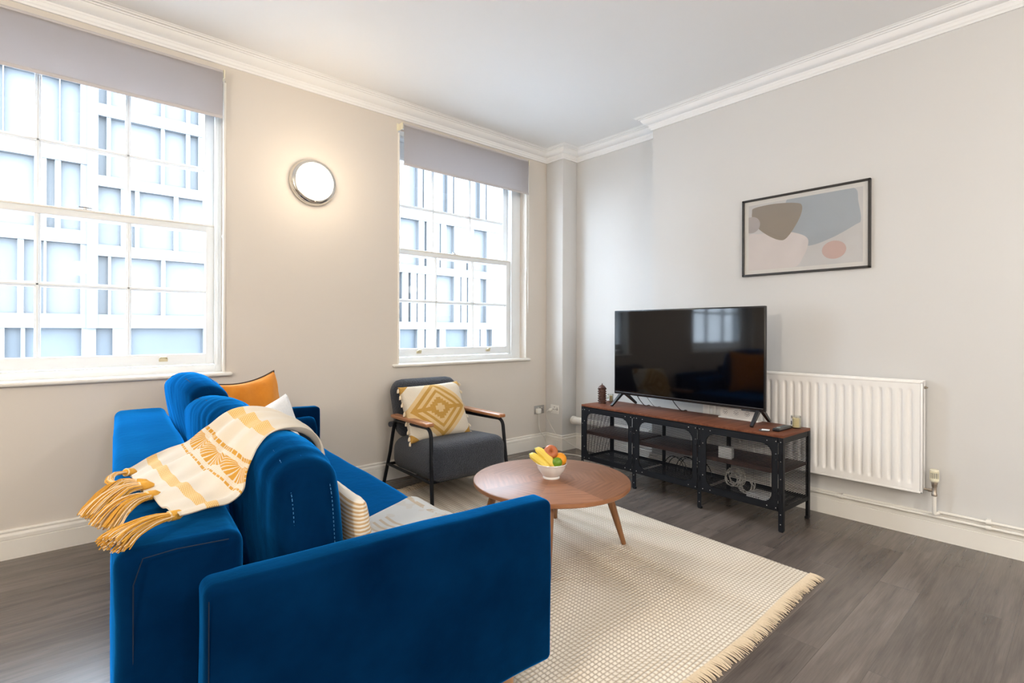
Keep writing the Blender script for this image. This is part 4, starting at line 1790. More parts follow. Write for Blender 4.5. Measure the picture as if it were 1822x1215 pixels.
# tabletop
bm = B()
box(bm, (0, 0, HT - 0.016), (LEN, DEP, HT), 0.002)
obj('top_board', bm, M['standwood'], stand)
ZB = 0.118       # underside of the carcass
# angle-iron posts, one pair at each of the four frames
xs = [0.0, 0.517, 1.035, LEN]
for i, x in enumerate(xs):
    for y, sy in ((0, 1), (DEP, -1)):
        sx = 1 if i < 2 else -1
        if i in (1, 2):
            xa, xb = x - 0.014, x + 0.014
        else:
            xa, xb = (x, x + sx * 0.026)
        bm = B()
        zb = 0.0
        box(bm, (min(xa, xb), y if sy > 0 else y - 0.003, 0.006), (max(xa, xb), y + 0.003 if sy > 0 else y, HT - 0.016), 0.0008, 1)
        xl = xa if i in (0, 3) else x - 0.0015
        box(bm, (min(xl, xl + sx * 0.003), min(y, y + sy * 0.026), 0.006), (max(xl, xl + sx * 0.003), max(y, y + sy * 0.026), HT - 0.016), 0.0008, 1)
        xc = (xa + xb) / 2
        box(bm, (xc - 0.011, min(y + sy * 0.001, y + sy * 0.023), 0.0), (xc + 0.011, max(y + sy * 0.001, y + sy * 0.023), 0.014), 0.002)
        obj('leg', bm, M['black'], stand)
# rails
bm = B()
for z0, z1 in ((HT - 0.046, HT - 0.016), (ZB - 0.004, ZB + 0.020)):
    box(bm, (0.003, 0.0035, z0), (LEN - 0.003, 0.0065, z1), 0.0006, 1)
    box(bm, (0.003, DEP - 0.0065, z0), (LEN - 0.003, DEP - 0.0035, z1), 0.0006, 1)
    for x in (0.0035, LEN - 0.0065):
        box(bm, (x, 0.003, z0), (x + 0.003, DEP - 0.003, z1), 0.0006, 1)
obj('frame_rail', bm, M['black'], stand)
# shelves
for i in range(3):
    x0, x1 = xs[i] + 0.016, xs[i + 1] - 0.016
    bm = B()
    box(bm, (x0, 0.020, 0.326), (x1, DEP - 0.012, 0.342), 0.001)
    box(bm, (x0, 0.017, 0.322), (x1, 0.020, 0.345), 0.0006, 1)
    obj('shelf', bm, M['shelfwood'], stand)
    bm = B()
    lattice(bm, (x0, 0.006, ZB + 0.004), (1, 0, 0), (0, 1, 0), x1 - x0, DEP - 0.012, 0.0215, 0.0105, 0.0026)
    obj('floor_mesh', bm, M['black'], stand)
# side meshes
for x in (0.005, LEN - 0.005):
    bm = B()
    lattice(bm, (x, 0.024, ZB + 0.018), (0, 1, 0), (0, 0, 1), DEP - 0.048, HT - 0.046 - ZB - 0.018)
    obj('side_mesh', bm, M['black'], stand)
# doors
for i in range(3):
    x0, x1 = xs[i] + (0.028 if i == 0 else 0.016), xs[i + 1] - (0.028 if i == 2 else 0.016)
    z0, z1 = ZB + 0.004, HT - 0.026
    ix0, ix1, iz0, iz1, rr = x0 + 0.034, x1 - 0.034, z0 + 0.034, z1 - 0.034, 0.055
    outer = rrect(x0, x1, z0, z1, 0.002)
    inner = rrect(ix0, ix1, iz0, iz1, rr)
    bm = B()
    for ya, yb in ((-0.004, 0.0)[:1] + (0.0,),):
        vo = [[bm.verts.new((p[0], y, p[1])) for p in outer] for y in (ya, yb)]
        vi = [[bm.verts.new((p[0], y, p[1])) for p in inner] for y in (ya, yb)]
        m_ = len(outer)
        for k in range(m_):
            k2 = (k + 1) % m_
            bm.faces.new((vo[0][k], vo[0][k2], vi[0][k2], vi[0][k]))
            bm.faces.new((vo[1][k], vi[1][k], vi[1][k2], vo[1][k2]))
            bm.faces.new((vo[0][k], vo[1][k], vo[1][k2], vo[0][k2]))
            bm.faces.new((vi[0][k], vi[0][k2], vi[1][k2], vi[1][k]))
    # pressed bead round the opening
    tube(bm, [(p[0], -0.0045, p[1]) for p in rrect(ix0 - 0.003, ix1 + 0.003, iz0 - 0.003, iz1 + 0.003, rr + 0.003)], 0.0018, 5, closed=True)
    d_ = obj('door', bm, M['black'], stand, angle=40)

    def inside(a, b, w_=ix1 - ix0, h_=iz1 - iz0, r=rr):
        dx = max(0, r - a, a - (w_ - r))
        dz = max(0, r - b, b - (h_ - r))
        return dx * dx + dz * dz < (r + 0.003) ** 2
    bm = B()
    lattice(bm, (ix0, -0.0015, iz0), (1, 0, 0), (0, 0, 1), ix1 - ix0, iz1 - iz0, inside=inside)
    obj('door_mesh', bm, M['black'], d_)
    bm = B()
    hinge_x = x1 + 0.004 if i != 1 else x1 + 0.004
    for px_, pz_ in [(x0 + 0.010, z0 + 0.012), (x0 + 0.010, z1 - 0.012), (x1 - 0.010, z0 + 0.012), (x1 - 0.010, z1 - 0.012),
                     (x0 + 0.06, z0 + 0.014), (x0 + 0.06, z1 - 0.014), (x1 - 0.06, z0 + 0.014), (x1 - 0.06, z1 - 0.014),
                     (x0 + 0.010, z0 + 0.10), (x0 + 0.010, z1 - 0.10), (x1 - 0.010, z0 + 0.085), (x1 - 0.010, z1 - 0.085), (x1 - 0.010, z1 - 0.115)]:
        lathe(bm, [(0, 0.0016), (0.0016, 0.0013), (0.0030, 0.0)], 8, Matrix.Translation((px_, -0.004, pz_)) @ Matrix.Rotation(R(90), 4, 'X'))
    obj('rivet', bm, M['rivet'], d_)
    for hz in (z0 + 0.075, z1 - 0.10):
        bm = B()
        cyl(bm, (x1 + 0.004, -0.006, hz - 0.018), (x1 + 0.004, -0.006, hz + 0.018), 0.0035, 8)
        box(bm, (x1 - 0.018, -0.0062, hz - 0.016), (x1 + 0.020, -0.0042, hz + 0.016), 0.0005, 1)
        obj('hinge', bm, M['black'], d_)
bm = B()
for i, x in enumerate(xs):
    xc = x + (0.013 if i == 0 else -0.013 if i == 3 else 0)
    for z in (0.045, 0.10, 0.30, 0.40, HT - 0.040):
        lathe(bm, [(0, 0.0014), (0.0014, 0.0011), (0.0026, 0.0)], 8, Matrix.Translation((xc, 0.0, z)) @ Matrix.Rotation(R(90), 4, 'X'))
obj('rivet', bm, M['rivet'], stand)


def on_stand(name, x, y, z, rz=0.0, **kw):
    return empty(name, TW(x, y, z), ang + rz, **kw)


# ------------------------------------------------------------------ TELEVISION
tv = on_stand('television', 0.772, 0.222, HT, label='large flat black television standing on the mesh door stand', cat='television')
TWD, TZ0, TZ1, YF_ = 1.186, 0.640 - HT, 1.294 - HT, -0.035
bm = B()
box(bm, (-TWD / 2, YF_, TZ0), (TWD / 2, YF_ + 0.022, TZ1), 0.004)
box(bm, (-TWD / 2 + 0.10, YF_ + 0.02, TZ0 + 0.03), (TWD / 2 - 0.10, YF_ + 0.060, TZ0 + 0.40), 0.015, 3)
box(bm, (0.44, YF_ - 0.0, TZ0 - 0.008), (0.53, YF_ + 0.016, TZ0 + 0.002), 0.003)
obj('body', bm, M['blackpl'], tv)
bm = B()
box(bm, (-TWD / 2 + 0.010, YF_ - 0.0012, TZ0 + 0.022), (TWD / 2 - 0.010, YF_ + 0.001, TZ1 - 0.010))
obj('screen', bm, M['screen'], tv, smooth=False)
bm = B()
box(bm, (-TWD / 2 + 0.014, YF_ - 0.0025, TZ0 + 0.016), (TWD / 2 - 0.014, YF_, TZ0 + 0.0195), 0.0008, 1)
obj('trim_strip', bm, plain('tv_trim', (0.16, 0.16, 0.17), 0.3, 0.8), tv)
for xf, sp in ((-0.530, -1), (0.545, 1)):
    xa = xf
    bm = B()
    for yy, dx in ((-0.128, -0.012 if sp < 0 else 0.008), (0.150, 0.006 if sp < 0 else -0.012)):
        p = [Vector((xa, 0.0 + (0.01 if yy > 0 else -0.01), TZ0 + 0.012)), Vector((xa + dx, yy, 0.006))]
        d = (p[1] - p[0]).normalized()
        s1 = Vector((0.012, 0, 0))
        up = d.cross(s1).normalized() * 0.008
        vs_ = []
        for q, k in ((p[0], 1.5), (p[1], 0.8)):
            vs_.append([bm.verts.new(q + s1 * a * (1 if k > 1 else 0.8) + up * b * k) for a, b in ((-1, -1), (1, -1), (1, 1), (-1, 1))])
        for k in range(4):
            bm.faces.new((vs_[0][k], vs_[0][(k + 1) % 4], vs_[1][(k + 1) % 4], vs_[1][k]))
        bm.faces.new(vs_[0])
        bm.faces.new(vs_[1][::-1])
    box(bm, (xa - 0.024, -0.022, TZ0 - 0.006), (xa + 0.024, 0.020, TZ0 + 0.012), 0.004)
    obj('stand_leg', bm, M['blackpl'], tv)
# leads hanging from the back of the set to behind the stand
for k, (xa, xb, r) in enumerate(((0.34, 0.366, 0.0030), (0.43, 0.462, 0.0018), (0.655, 0.69, 0.0030))):
    bm = B()
    xo = 0.772
    tube(bm, smooth_path([(xa - 0.01 - xo, 0.035, 0.17), (xa - xo, 0.040, 0.09), (xb - xo, 0.10, 0.006), (xb + 0.015 - xo, 0.142, 0.004), (xb + 0.02 - xo, 0.156, -0.02), (xb + 0.01 - xo, 0.160, -0.12)], 24), r, 6)
    obj('lead', bm, M['blackpl'] if k != 1 else plain('grey_lead', (0.10, 0.10, 0.11), 0.5), tv)

# ------------------------------------------------------------------ things on the stand
e = on_stand('power_strip', 1.135, 0.318, HT, label='white multi-socket power strip behind the television', cat='power strip')
bm = B()
box(bm, (-0.135, -0.030, 0.0), (0.135, 0.030, 0.010), 0.003)
box(bm, (-0.120, -0.026, 0.008), (0.120, 0.030, 0.078), 0.004)
obj('housing', bm, M['white'], e)
for k in range(3):
    xx = -0.085 + 0.075 * k
    bm = B()
    lathe(bm, [(0, 0.0008), (0.018, 0.0008), (0.019, 0.0)], 24, Matrix.Translation((xx, -0.0262, 0.045)) @ Matrix.Rotation(R(90), 4, 'X'))
    f_ = obj('socket_face', bm, M['white'], e)
    bm = B()
    for a in range(0, 360, 45):
        x_, z_ = xx + 0.0145 * math.cos(R(a + 22)), 0.045 + 0.0145 * math.sin(R(a + 22))
        box(bm, (x_ - 0.003, -0.0279, z_ - 0.0012), (x_ + 0.003, -0.0268, z_ + 0.0012), mat=None)
    for x_, z_ in ((-0.006, 0.0), (0.006, 0.0), (0, -0.006)):
        cyl(bm, (xx + x_, -0.0279, 0.045 + z_), (xx + x_, -0.0268, 0.045 + z_), 0.0026, 10)
    obj('slot', bm, M['ink'], f_, smooth=False)

e = on_stand('carved_tower', 0.072, 0.165, HT, label='small dark carved wooden tower ornament at the corner end of the stand', cat='ornament')
bm = B()
lathe(bm, [(0, 0), (0.032, 0), (0.033, 0.010), (0.030, 0.014), (0.0295, 0.118), (0.033, 0.122), (0.034, 0.126), (0.026, 0.136), (0.012, 0.147), (0.004, 0.150), (0.0035, 0.160), (0.0, 0.163)], 8, Matrix.Rotation(R(22.5), 4, 'Z'))
rnd = random.Random(11)
for lv in range(6):
    for k in range(8):
        a = R(45 * k + 22.5 * (lv % 2))
        z = 0.024 + lv * 0.0185 + rnd.uniform(-0.002, 0.002)
        r_ = 0.030
        m_ = Matrix.Translation((r_ * math.cos(a), r_ * math.sin(a), z)) @ Matrix.Rotation(a, 4, 'Z')
        box(bm, (-0.004, -0.008, -0.0045), (0.004 + rnd.uniform(0, 0.002), 0.008, 0.0045), 0.002, 1, mat=m_)
obj('carving', bm, M['carved'], e, angle=30)


def candle(x, y, r, h, label, sticker):
    e = on_stand('candle_jar', x, y, HT, label=label, cat='candle')
    bm = B()
    lathe(bm, [(0, 0.0), (r - 0.002, 0.0), (r, 0.003), (r, h), (r - 0.0018, h), (r - 0.0018, 0.006), (0, 0.006)], 40)
    obj('glass_jar', bm, M['cglass'], e)
    bm = B()
    lathe(bm, [(0, 0.0065), (r - 0.0025, 0.0065), (r - 0.0025, h * 0.80), (0.004, h * 0.79), (0, h * 0.79)], 40)
    w_ = obj('wax', bm, M['wax'], e)
    bm = B()
    tube(bm, [(0, 0, h * 0.78), (0.001, 0, h * 0.88)], 0.0008, 5)
    obj('wick', bm, M['ink'], w_)
    # curved paper label on the side that faces the room
    bm = B()
    a0, a1 = sticker
    n = 12
    lo, hi = [], []
    for k in range(n + 1):
        a = R(a0 + (a1 - a0) * k / n)
        lo.append(bm.verts.new(((r + 0.0004) * math.cos(a), (r + 0.0004) * math.sin(a), h * 0.16)))
        hi.append(bm.verts.new(((r + 0.0004) * math.cos(a), (r + 0.0004) * math.sin(a), h * 0.82)))
    for k in range(n):
        bm.faces.new((lo[k], lo[k + 1], hi[k + 1], hi[k]))
    return e, obj('paper_label', bm, M['label'], e)


e, lb = candle(1.497, 0.300, 0.0285, 0.074, 'cream candle in a glass jar beside the black remote control', (195, 250))
bm = B()
for k in range(4):
    a = R(228 + k * 4.5)
    rr_ = 0.0292
    tube(bm, [(rr_ * math.cos(a + R(q)), rr_ * math.sin(a + R(q)), 0.030 + z) for q, z in ((-3, 0.014), (2, 0.007), (2, -0.001), (-3, -0.009))], 0.0008, 5)
obj('emblem', bm, M['ink'], lb)
e, lb = candle(0.045, 0.300, 0.024, 0.062, 'small white candle jar behind the carved tower ornament', (200, 290))
bm = B()
for k in range(6):
    a = R(228 + k * 7)
    rr_ = 0.0246
    z = 0.018 + 0.006 * (k % 3) + 0.004
    tube(bm, [(rr_ * math.cos(a), rr_ * math.sin(a), z), (rr_ * math.cos(a + R(5)), rr_ * math.sin(a + R(5)), z + 0.009), (rr_ * math.cos(a + R(12)), rr_ * math.sin(a + R(12)), z + 0.006)], 0.0018, 5)
obj('emblem', bm, M['green'], lb)

e = on_stand('remote_control', 1.472, 0.170, HT, R(2), label='black television remote control lying at the end of the stand', cat='remote control')
b = softbox((0.046, 0.185, 0.018), 0.008, (3, 8, 1))
for v in b.verts:
    v.co.x *= 1 + 0.12 * math.sin(v.co.y * 16)
bmesh.ops.translate(b, vec=(0, 0, 0.0092), verts=b.verts)
obj('remote_body', b, M['blackpl'], e)
bm = B()
for r_ in range(9):
    for c_ in range(3):
        y = -0.075 + r_ * 0.0175
        box(bm, (-0.014 + c_ * 0.0115 - 0.0035, y - 0.004, 0.0175), (-0.014 + c_ * 0.0115 + 0.0055, y + 0.004, 0.0198), 0.0012, 1)
obj('button', bm, plain('grey_button', (0.10, 0.11, 0.11), 0.5), e)
bm = B()
lathe(bm, [(0, 0.0012), (0.009, 0.001), (0.010, 0)], 20, Matrix.Translation((0, -0.048, 0.0196)))
obj('round_button', bm, plain('pale_button', (0.35, 0.42, 0.40), 0.4), e)

e = on_stand('coaster', 1.418, 0.062, HT, label='thin dark coaster left beside the remote control', cat='coaster')
bm = B()
lathe(bm, [(0, 0.0), (0.030, 0.0), (0.031, 0.002), (0.030, 0.004), (0, 0.004)], 28)
obj('base', bm, M['blackpl'], e)
e2 = on_stand('paper_packet', 1.424, 0.066, HT + 0.0042, label='small white paper packet lying on the dark coaster', cat='packet')
bm = B()
box(bm, (-0.021, -0.017, 0.0), (0.021, 0.017, 0.003), 0.001, mat=Matrix.Rotation(R(20), 4, 'Z'))
obj('paper', bm, M['label'], e2)

# ------------------------------------------------------------------ things inside the stand
e = on_stand('small_box', 1.175, 0.075, 0.342, R(12), label='small white box on the middle shelf inside the right-hand mesh door', cat='box')
bm = B()
box(bm, (-0.040, -0.028, 0.0), (0.040, 0.028, 0.070), 0.002)
obj('carton', bm, M['label'], e)
e = on_stand('coiled_cable', 1.235, 0.135, ZB + 0.006, label='white coiled cable bundle on the bottom of the right-hand cabinet', cat='cable')
bm = B()
rnd = random.Random(4)
for k in range(9):
    r_ = 0.042 + rnd.uniform(-0.006, 0.010)
    cz = 0.055 + rnd.uniform(-0.010, 0.014)
    tl = rnd.uniform(0.2, 0.9)
    cx_ = rnd.uniform(-0.02, 0.02) + (0.035 if k % 2 else -0.03)
    cz2 = cz + (0.035 if k % 2 == 0 else 0)
    tube(bm, [(cx_ + r_ * math.cos(2 * math.pi * q / 24), (k - 4) * 0.007 + r_ * math.sin(2 * math.pi * q / 24) * math.sin(tl) * 0.5, max(0.005, cz2 + r_ * math.sin(2 * math.pi * q / 24))) for q in range(24)], 0.0032, 6, closed=True)
obj('coil', bm, M['cable'], e)
e = on_stand('router', 1.395, 0.120, ZB + 0.006, R(-4), label='flat white router behind the lower right of the mesh door', cat='router')
bm = B()
box(bm, (-0.085, -0.06, 0.0), (0.085, 0.06, 0.038), 0.008, 3)
obj('housing', bm, M['white'], e)
bm = B()
for k in range(4):
    cyl(bm, (-0.05 + k * 0.015, -0.061, 0.02), (-0.05 + k * 0.015, -0.0595, 0.02), 0.002, 8)
obj('indicator', bm, M['ink'], e)
e = on_stand('black_cable_loops', 0.80, 0.20, ZB + 0.006, label='black looped leads standing in the middle mesh compartment', cat='cable')
bm = B()
for cx_, r_, y in ((-0.085, 0.085, 0.0), (-0.070, 0.080, 0.02), (0.0, 0.090, 0.03), (0.010, 0.084, 0.045), (0.10, 0.08, 0.05)):
    tube(bm, [(cx_ + r_ * math.cos(math.pi * q / 20) * 1.0, y, 0.004 + r_ * 1.35 * math.sin(math.pi * q / 20)) for q in range(21)], 0.003, 6)
obj('lead', bm, M['blackpl'], e)

# ================================================================== RADIATOR AND PIPES ON THE RIGHT WALL
ry0, ry1, rz0, rz1, rx = -2.938, -1.668, 0.257, 0.868, -0.098
rad = empty('radiator', (-0.05, (ry0 + ry1) / 2, rz0), label='white panel radiator with vertical flutes on the wall beside the television', cat='radiator')
ro_ = Vector((0.05, -(ry0 + ry1) / 2, -rz0))
bm = B()
NY = 26
pitch = (ry1 - ry0 - 0.06) / NY
ysamp = []
for k in range(NY):
    y = ry0 + 0.03 + k * pitch
    ysamp += [(y + pitch * f, d) for f, d in ((0.0, 0), (0.24, 0), (0.33, 0.25), (0.40, 0.85), (0.46, 1), (0.60, 1), (0.66, 0.85), (0.73, 0.25), (0.82, 0))]
ysamp = [(ry0 + 0.012, 0)] + ysamp + [(ry1 - 0.03, 0), (ry1 - 0.012, 0)]
zsamp = [(rz0 + 0.012, 0), (rz0 + 0.040, 0), (rz0 + 0.048, 0.2), (rz0 + 0.062, 0.95), (rz0 + 0.07, 1), (rz1 - 0.072, 1), (rz1 - 0.064, 0.95), (rz1 - 0.050, 0.2), (rz1 - 0.042, 0), (rz1 - 0.014, 0)]
g = [[bm.verts.new((rx - 0.0 + 0.0075 * dy * dz, y, z)) for z, dz in zsamp] for y, dy in ysamp]
for a, b in zip(g, g[1:]):
    for k in range(len(zsamp) - 1):
        bm.faces.new((a[k], a[k + 1], b[k + 1], b[k]))
bmesh.ops.translate(bm, vec=ro_, verts=bm.verts)
obj('front_panel', bm, M['rad'], rad, angle=30)
bm = B()
for a, b in (((rx - 0.001, ry0, rz0), (rx + 0.018, ry1, rz0 + 0.012)), ((rx - 0.001, ry0, rz1 - 0.014), (rx + 0.012, ry1, rz1 - 0.002)),
             ((rx - 0.001, ry0, rz0), (rx + 0.018, ry0 + 0.012, rz1 - 0.004)), ((rx - 0.001, ry1 - 0.012, rz0), (rx + 0.018, ry1, rz1 - 0.004))):
    box(bm, a, b, 0.003)
box(bm, (rx + 0.012, ry0 + 0.01, rz0 + 0.01), (rx + 0.016, ry1 - 0.01, rz1 - 0.02))
box(bm, (-0.042, ry0 + 0.02, rz0 + 0.01), (-0.032, ry1 - 0.02, rz1 - 0.02), 0.003)
bmesh.ops.translate(bm, vec=ro_, verts=bm.verts)
obj('panel_edge', bm, M['rad'], rad)
bm = B()
for y in (ry0, ry1):
    s = 1 if y == ry0 else -1
    ya, yb = (y, y + 0.0025) if s > 0 else (y - 0.0025, y)
    box(bm, (rx + 0.004, ya, rz0 + 0.02), (-0.034, yb, rz1), 0.001, 1)
bmesh.ops.translate(bm, vec=ro_, verts=bm.verts)
obj('side_cover', bm, M['rad'], rad)
bm = B()
for k in range(9):
    x = rx + 0.006 + k * 0.0072
    box(bm, (x, ry0, rz1 - 0.004), (x + 0.0035, ry1, rz1 + 0.002), 0.0008, 1)
for k in range(30):
    y = ry0 + (ry1 - ry0) * (k + 0.5) / 30
    box(bm, (rx + 0.004, y - 0.003, rz1 - 0.004), (-0.034, y + 0.003, rz1 + 0.001), 0.0005, 1)
bmesh.ops.translate(bm, vec=ro_, verts=bm.verts)
obj('top_grille', bm, M['rad'], rad)
bm = B()
for k in range(40):
    y = ry0 + 0.03 + (ry1 - ry0 - 0.06) * k / 39
    box(bm, (rx + 0.018, y - 0.0015, rz0 + 0.03), (-0.042, y + 0.0015, rz1 - 0.03))
bmesh.ops.translate(bm, vec=ro_, verts=bm.verts)
obj('convector_fin', bm, M['rad'], rad, smooth=False)
bm = B()
box(bm, (-0.033, ry0 + 0.15, rz0 + 0.05), (0.0, ry0 + 0.19, rz1 - 0.05), 0.002)
box(bm, (-0.033, ry1 - 0.19, rz0 + 0.05), (0.0, ry1 - 0.15, rz1 - 0.05), 0.002)
bmesh.ops.translate(bm, vec=ro_, verts=bm.verts)
obj('wall_bracket', bm, M['rad'], rad)
bm = B()
cyl(bm, (-0.062, ry0 + 0.002, rz1 - 0.035), (-0.062, ry0 - 0.010, rz1 - 0.035), 0.008, 6)
cyl(bm, (-0.062, ry0 - 0.008, rz1 - 0.035), (-0.062, ry0 - 0.016, rz1 - 0.035), 0.004, 10)
bmesh.ops.translate(bm, vec=ro_, verts=bm.verts)
obj('bleed_valve', bm, M['nickel'], rad)

vy = -2.982
val = empty('radiator_valve', (-0.060, vy, 0.15), label='cream thermostatic radiator valve at the lower corner of the radiator', cat='valve')
bm = B()
lathe(bm, [(0, 0.243), (0.017, 0.243), (0.0195, 0.240), (0.020, 0.232), (0.0185, 0.229), (0.0185, 0.195), (0.020, 0.192), (0.0195, 0.182), (0.015, 0.176), (0.0, 0.176)], 32)
for k in range(16):
    a = 2 * math.pi * k / 16
    box(bm, (0.0175, -0.0016, 0.192), (0.0205, 0.0016, 0.231), 0.0005, 1, mat=Matrix.Rotation(a, 4, 'Z'))
hd = obj('valve_head', bm, M['cream'], val)
bm = B()
for k in range(16):
    a = 2 * math.pi * (k + 0.5) / 16
    box(bm, (0.0178, -0.0012, 0.197), (0.0190, 0.0012, 0.226), mat=Matrix.Rotation(a, 4, 'Z'))
obj('slot', bm, M['ink'], hd, smooth=False)
bm = B()
lathe(bm, [(0, 0.178), (0.0140, 0.178), (0.0145, 0.165), (0.013, 0.163), (0.0125, 0.150), (0.0105, 0.148), (0.0105, 0.115), (0.0125, 0.112), (0.0125, 0.100), (0.0, 0.100)], 8)
cyl(bm, (0, 0.0, 0.128), (0, 0.044, 0.128), 0.0065, 12)
cyl(bm, (0, 0.012, 0.128), (0, 0.026, 0.128), 0.0100, 6)
obj('valve_body', bm, M['nickel'], val)
bm = B()
cyl(bm, (0, 0, 0.104), (0, 0, 0.010), 0.0095, 16)
tube(bm, smooth_path([(0, 0, 0.014), (0.0, 0, 0.004), (0.012, -0.006, 0.002), (0.030, -0.016, 0.006)], 10), 0.0085, 12)
obj('tail_pipe', bm, M['pipe'], val)

for nm, z, ya, yb, lab in (('heating_pipe', 0.132, -7.4, -1.25, 'lower white heating pipe running along the skirting under the radiator'),
                           ('heating_pipe', 0.160, -7.4, vy - 0.012, 'upper white heating pipe that starts at the radiator valve')):
    e = empty(nm, (-0.032, (ya + yb) / 2, z), label=lab, cat='pipe')
    bm = B()
    tube(bm, [(0, ya - (ya + yb) / 2, 0), (0, yb - (ya + yb) / 2, 0)], 0.0078, 14)
    obj('pipe_run', bm, M['pipe'], e)
    ys = (-3.196, -4.2, -5.4) if z > 0.15 else (-2.53, -3.196, -4.2, -5.4)
    for y in ys:
        bm = B()
        yy = y - (ya + yb) / 2
        tube(bm, [(0, yy - 0.011, 0), (0, yy + 0.011, 0)], 0.0125, 16)
        box(bm, (0.0, yy - 0.009, -0.012), (0.031, yy + 0.009, 0.012), 0.002)
        obj('pipe_clip', bm, M['pipe'], e)
e = empty('waste_pipe', (0.075, -0.25, 0.282), label='short capped white pipe low in the recess behind the stand', cat='pipe')
bm = B()
cyl(bm, (0, -0.02, 0), (0, -0.86, 0), 0.034, 24)
obj('pipe_run', bm, M['pipe'], e)
bm = B()
lathe(bm, [(0, -0.002), (0.034, -0.001), (0.038, 0.004), (0.038, 0.030), (0.0345, 0.032)], 28, Matrix.Rotation(R(90), 4, 'X'))
obj('end_cap', bm, M['pipe'], e)

# ================================================================== PICTURE
py0, py1, pz0, pz1 = -2.677, -1.916, 1.516, 2.046
pic = empty('framed_print', (0, (py0 + py1) / 2, (pz0 + pz1) / 2), label='abstract print of soft grey, blue and pink shapes in a black frame', cat='picture')
W2_, H2_ = (py1 - py0) / 2, (pz1 - pz0) / 2
bm = B()
fw_ = 0.013
for a, b in (((-0.024, -W2_, H2_ - fw_), (-0.002, W2_, H2_)), ((-0.024, -W2_, -H2_), (-0.002, W2_, -H2_ + fw_)),
             ((-0.024, -W2_, -H2_), (-0.002, -W2_ + fw_, H2_)), ((-0.024, W2_ - fw_, -H2_), (-0.002, W2_, H2_))):
    box(bm, a, b, 0.0015, 1)
obj('frame', bm, M['frame'], pic)
bm = B()
box(bm, (-0.010, -W2_ + 0.008, -H2_ + 0.008), (-0.004, W2_ - 0.008, H2_ - 0.008))
obj('mount', bm, M['mat'], pic, smooth=False)
bm = B()
box(bm, (-0.0165, -W2_ + 0.010, -H2_ + 0.010), (-0.0150, W2_ - 0.010, H2_ - 0.010))
obj('glass', bm, M['pglass'], pic, smooth=False)
# print coordinates: u 0..1 from the corner side (left as seen) to the right, v 0..1 upwards
pw, ph = W2_ - fw_ - 0.028, H2_ - fw_ - 0.027


def shape(name, pts, col, k, closed_smooth=True):
    P2 = [Vector((p[0], p[1], 0)) for p in pts]
    if closed_smooth:
        n = len(P2)
        out = []
        for i in range(n):
            a, b, c_, d_ = P2[i - 1], P2[i], P2[(i + 1) % n], P2[(i + 2) % n]
            for s_ in range(8):
                f = s_ / 8
                out.append(0.5 * ((2 * b) + (c_ - a) * f + (2 * a - 5 * b + 4 * c_ - d_) * f * f + (3 * b - a - 3 * c_ + d_) * f ** 3))
        P2 = out
    bm = B()
    cl = lambda q: min(1, max(0, q))
    vs_ = [bm.verts.new((-0.0102 - 0.0004 * k, pw - 2 * pw * cl(p.x), -ph + 2 * ph * cl(p.y))) for p in P2]
    f = bm.faces.new(vs_)
    bmesh.ops.triangulate(bm, faces=[f])
    m_, nt, b_ = nodes('print_ink_%d' % k)
    v = coords(nt)
    L(nt, mixc(nt, noise_n(nt, v, 9, 3), tuple(c * 0.93 for c in col), tuple(min(1, c * 1.06) for c in col)), b_.inputs['Base Color'])
    b_.inputs['Roughness'].default_value = 0.75
    return obj(name, bm, m_, pic, smooth=False)


shape('print_background', [(0, 0), (1, 0), (1, 1), (0, 1)], (0.72, 0.71, 0.71), 0, False)
shape('blue_shape', [(0.37, 1.0), (0.36, 0.80), (0.38, 0.55), (0.44, 0.40), (0.56, 0.29), (0.75, 0.36), (0.94, 0.50), (0.985, 0.56), (0.965, 0.80), (0.93, 1.0), (0.7, 1.02), (0.5, 1.02)], (0.47, 0.52, 0.57), 1)
shape('pink_shape', [(0.0, 0.52), (0.12, 0.545), (0.3, 0.55), (0.44, 0.50), (0.54, 0.42), (0.56, 0.32), (0.52, 0.15), (0.44, 0.0), (0.2, -0.0), (0.0, 0.0)], (0.82, 0.76, 0.75), 2)
shape('taupe_shape', [(0.035, 0.90), (0.06, 0.955), (0.25, 0.97), (0.45, 0.93), (0.505, 0.87), (0.49, 0.73), (0.43, 0.56), (0.36, 0.43), (0.30, 0.42), (0.20, 0.50), (0.10, 0.63), (0.04, 0.78)], (0.36, 0.31, 0.26), 3)
shape('grey_disc', [(0.03 + 0.085 * math.cos(a * 0.5236), 0.70 + 0.125 * math.sin(a * 0.5236)) for a in range(12)], (0.52, 0.48, 0.48), 4)
shape('rose_disc', [(0.775 + 0.098 * math.cos(a * 0.5236), 0.195 + 0.125 * math.sin(a * 0.5236)) for a in range(12)], (0.70, 0.52, 0.48), 5)

# ================================================================== SOCKETS AND LEADS IN THE CORNER
e = empty('wall_socket', (-0.131, 0, 0.372), label='brushed steel double socket low on the window wall with a white plug', cat='socket')
bm = B()
box(bm, (-0.066, -0.007, -0.040), (0.066, 0.0, 0.040), 0.006, 3)
obj('faceplate', bm, M['steel'], e)
bm = B()
for x in (-0.015, 0.030):
    box(bm, (x - 0.005, -0.0105, 0.012), (x + 0.005, -0.006, 0.024), 0.0015)
obj('switch', bm, M['white'], e)
bm = B()
for a, b in ((0.024, -0.008), (0.044, -0.008), (0.034, 0.006)):
    box(bm, (a - 0.002, -0.0078, b - 0.005), (a + 0.002, -0.0068, b + 0.005))
obj('slot', bm, M['ink'], e, smooth=False)
e = empty('plug', (-0.158, -0.007, 0.362), label='white plug in the left half of the steel double socket', cat='plug')
bm = B()
box(bm, (-0.026, -0.034, -0.026), (0.026, 0.0, 0.026), 0.009, 4)
obj('plug_body', bm, M['cable'], e)
bm = B()
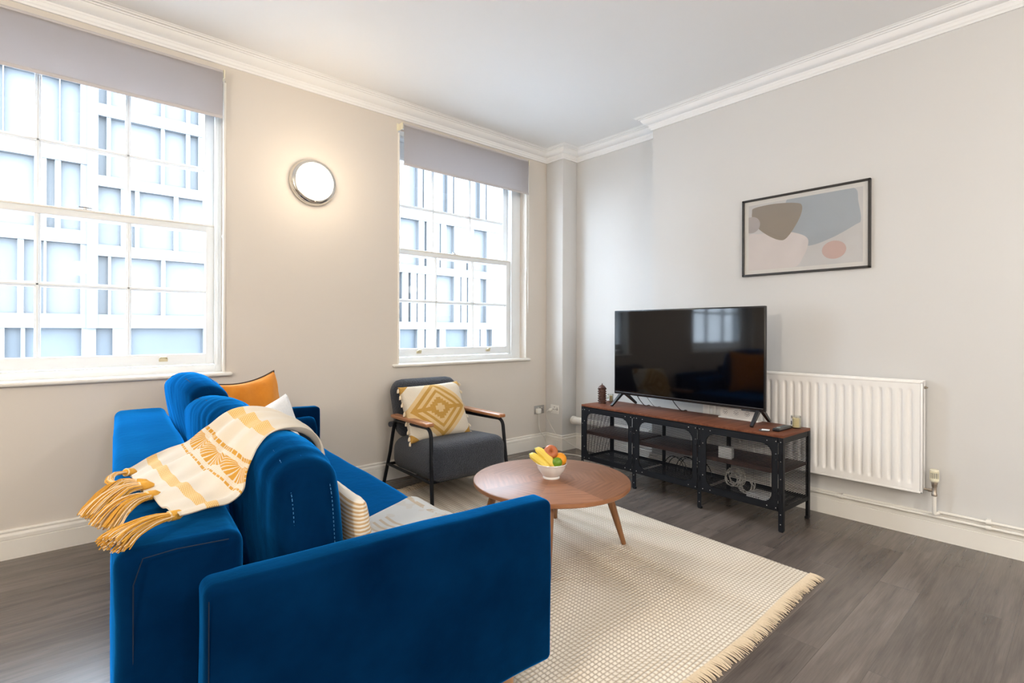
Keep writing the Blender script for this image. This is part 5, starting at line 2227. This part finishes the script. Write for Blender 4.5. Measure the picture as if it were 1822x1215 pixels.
tube(bm, smooth_path([(0.0, -0.020, -0.022), (0.002, -0.018, -0.06), (0.012, -0.012, -0.14), (0.03, -0.020, -0.215), (0.062, -0.030, -0.25), (0.085, -0.030, -0.30), (0.118, -0.05, -0.340), (0.155, -0.11, -0.353), (0.21, -0.22, -0.354)], 40), 0.0026, 6)
obj('lead', bm, M['cable'], e)
e = empty('wall_socket', (PX, -0.130, 0.380), label='white double socket on the side of the corner pillar', cat='socket')
bm = B()
box(bm, (-0.007, -0.055, -0.042), (0.0, 0.055, 0.042), 0.004, 2)
obj('faceplate', bm, M['white'], e)
bm = B()
for y, z in ((0.006, 0.022), (0.006 - 0.012, 0.0), (0.006 + 0.014, 0.0), (-0.035, 0.0), (-0.025, 0.0), (-0.030, 0.014)):
    box(bm, (-0.0082, y - 0.0028, z - 0.005), (-0.0068, y + 0.0028, z + 0.005))
obj('slot', bm, M['ink'], e, smooth=False)
e = empty('plug', (PX - 0.007, -0.085, 0.372), label='small white adapter plug in the pillar socket with thin lead', cat='plug')
bm = B()
box(bm, (-0.024, -0.014, -0.014), (0.0, 0.014, 0.014), 0.006, 3)
obj('plug_body', bm, M['cable'], e)
bm = B()
tube(bm, smooth_path([(-0.022, 0.0, 0.0), (-0.050, 0.012, -0.012), (-0.052, 0.010, -0.060), (-0.030, -0.01, -0.130), (-0.018, -0.05, -0.19), (-0.022, -0.10, -0.235), (-0.020, -0.15, -0.25), (-0.020, -0.28, -0.285), (0.00, -0.42, -0.33), (0.03, -0.60, -0.3685), (0.08, -0.85, -0.3685)], 60), 0.0019, 6)
obj('lead', bm, M['cable'], e)
e = empty('floor_cable', (-0.08, -0.30, 0.0), label='white cable lying on the floor between pillar and TV stand', cat='cable')
bm = B()
tube(bm, smooth_path([(-0.22, 0.14, 0.004), (-0.14, 0.05, 0.004), (-0.05, -0.03, 0.004), (0.0, -0.16, 0.004), (-0.02, -0.34, 0.004), (0.02, -0.56, 0.004), (0.06, -0.75, 0.004)], 40), 0.0035, 6)
obj('cable_run', bm, M['cable'], e)
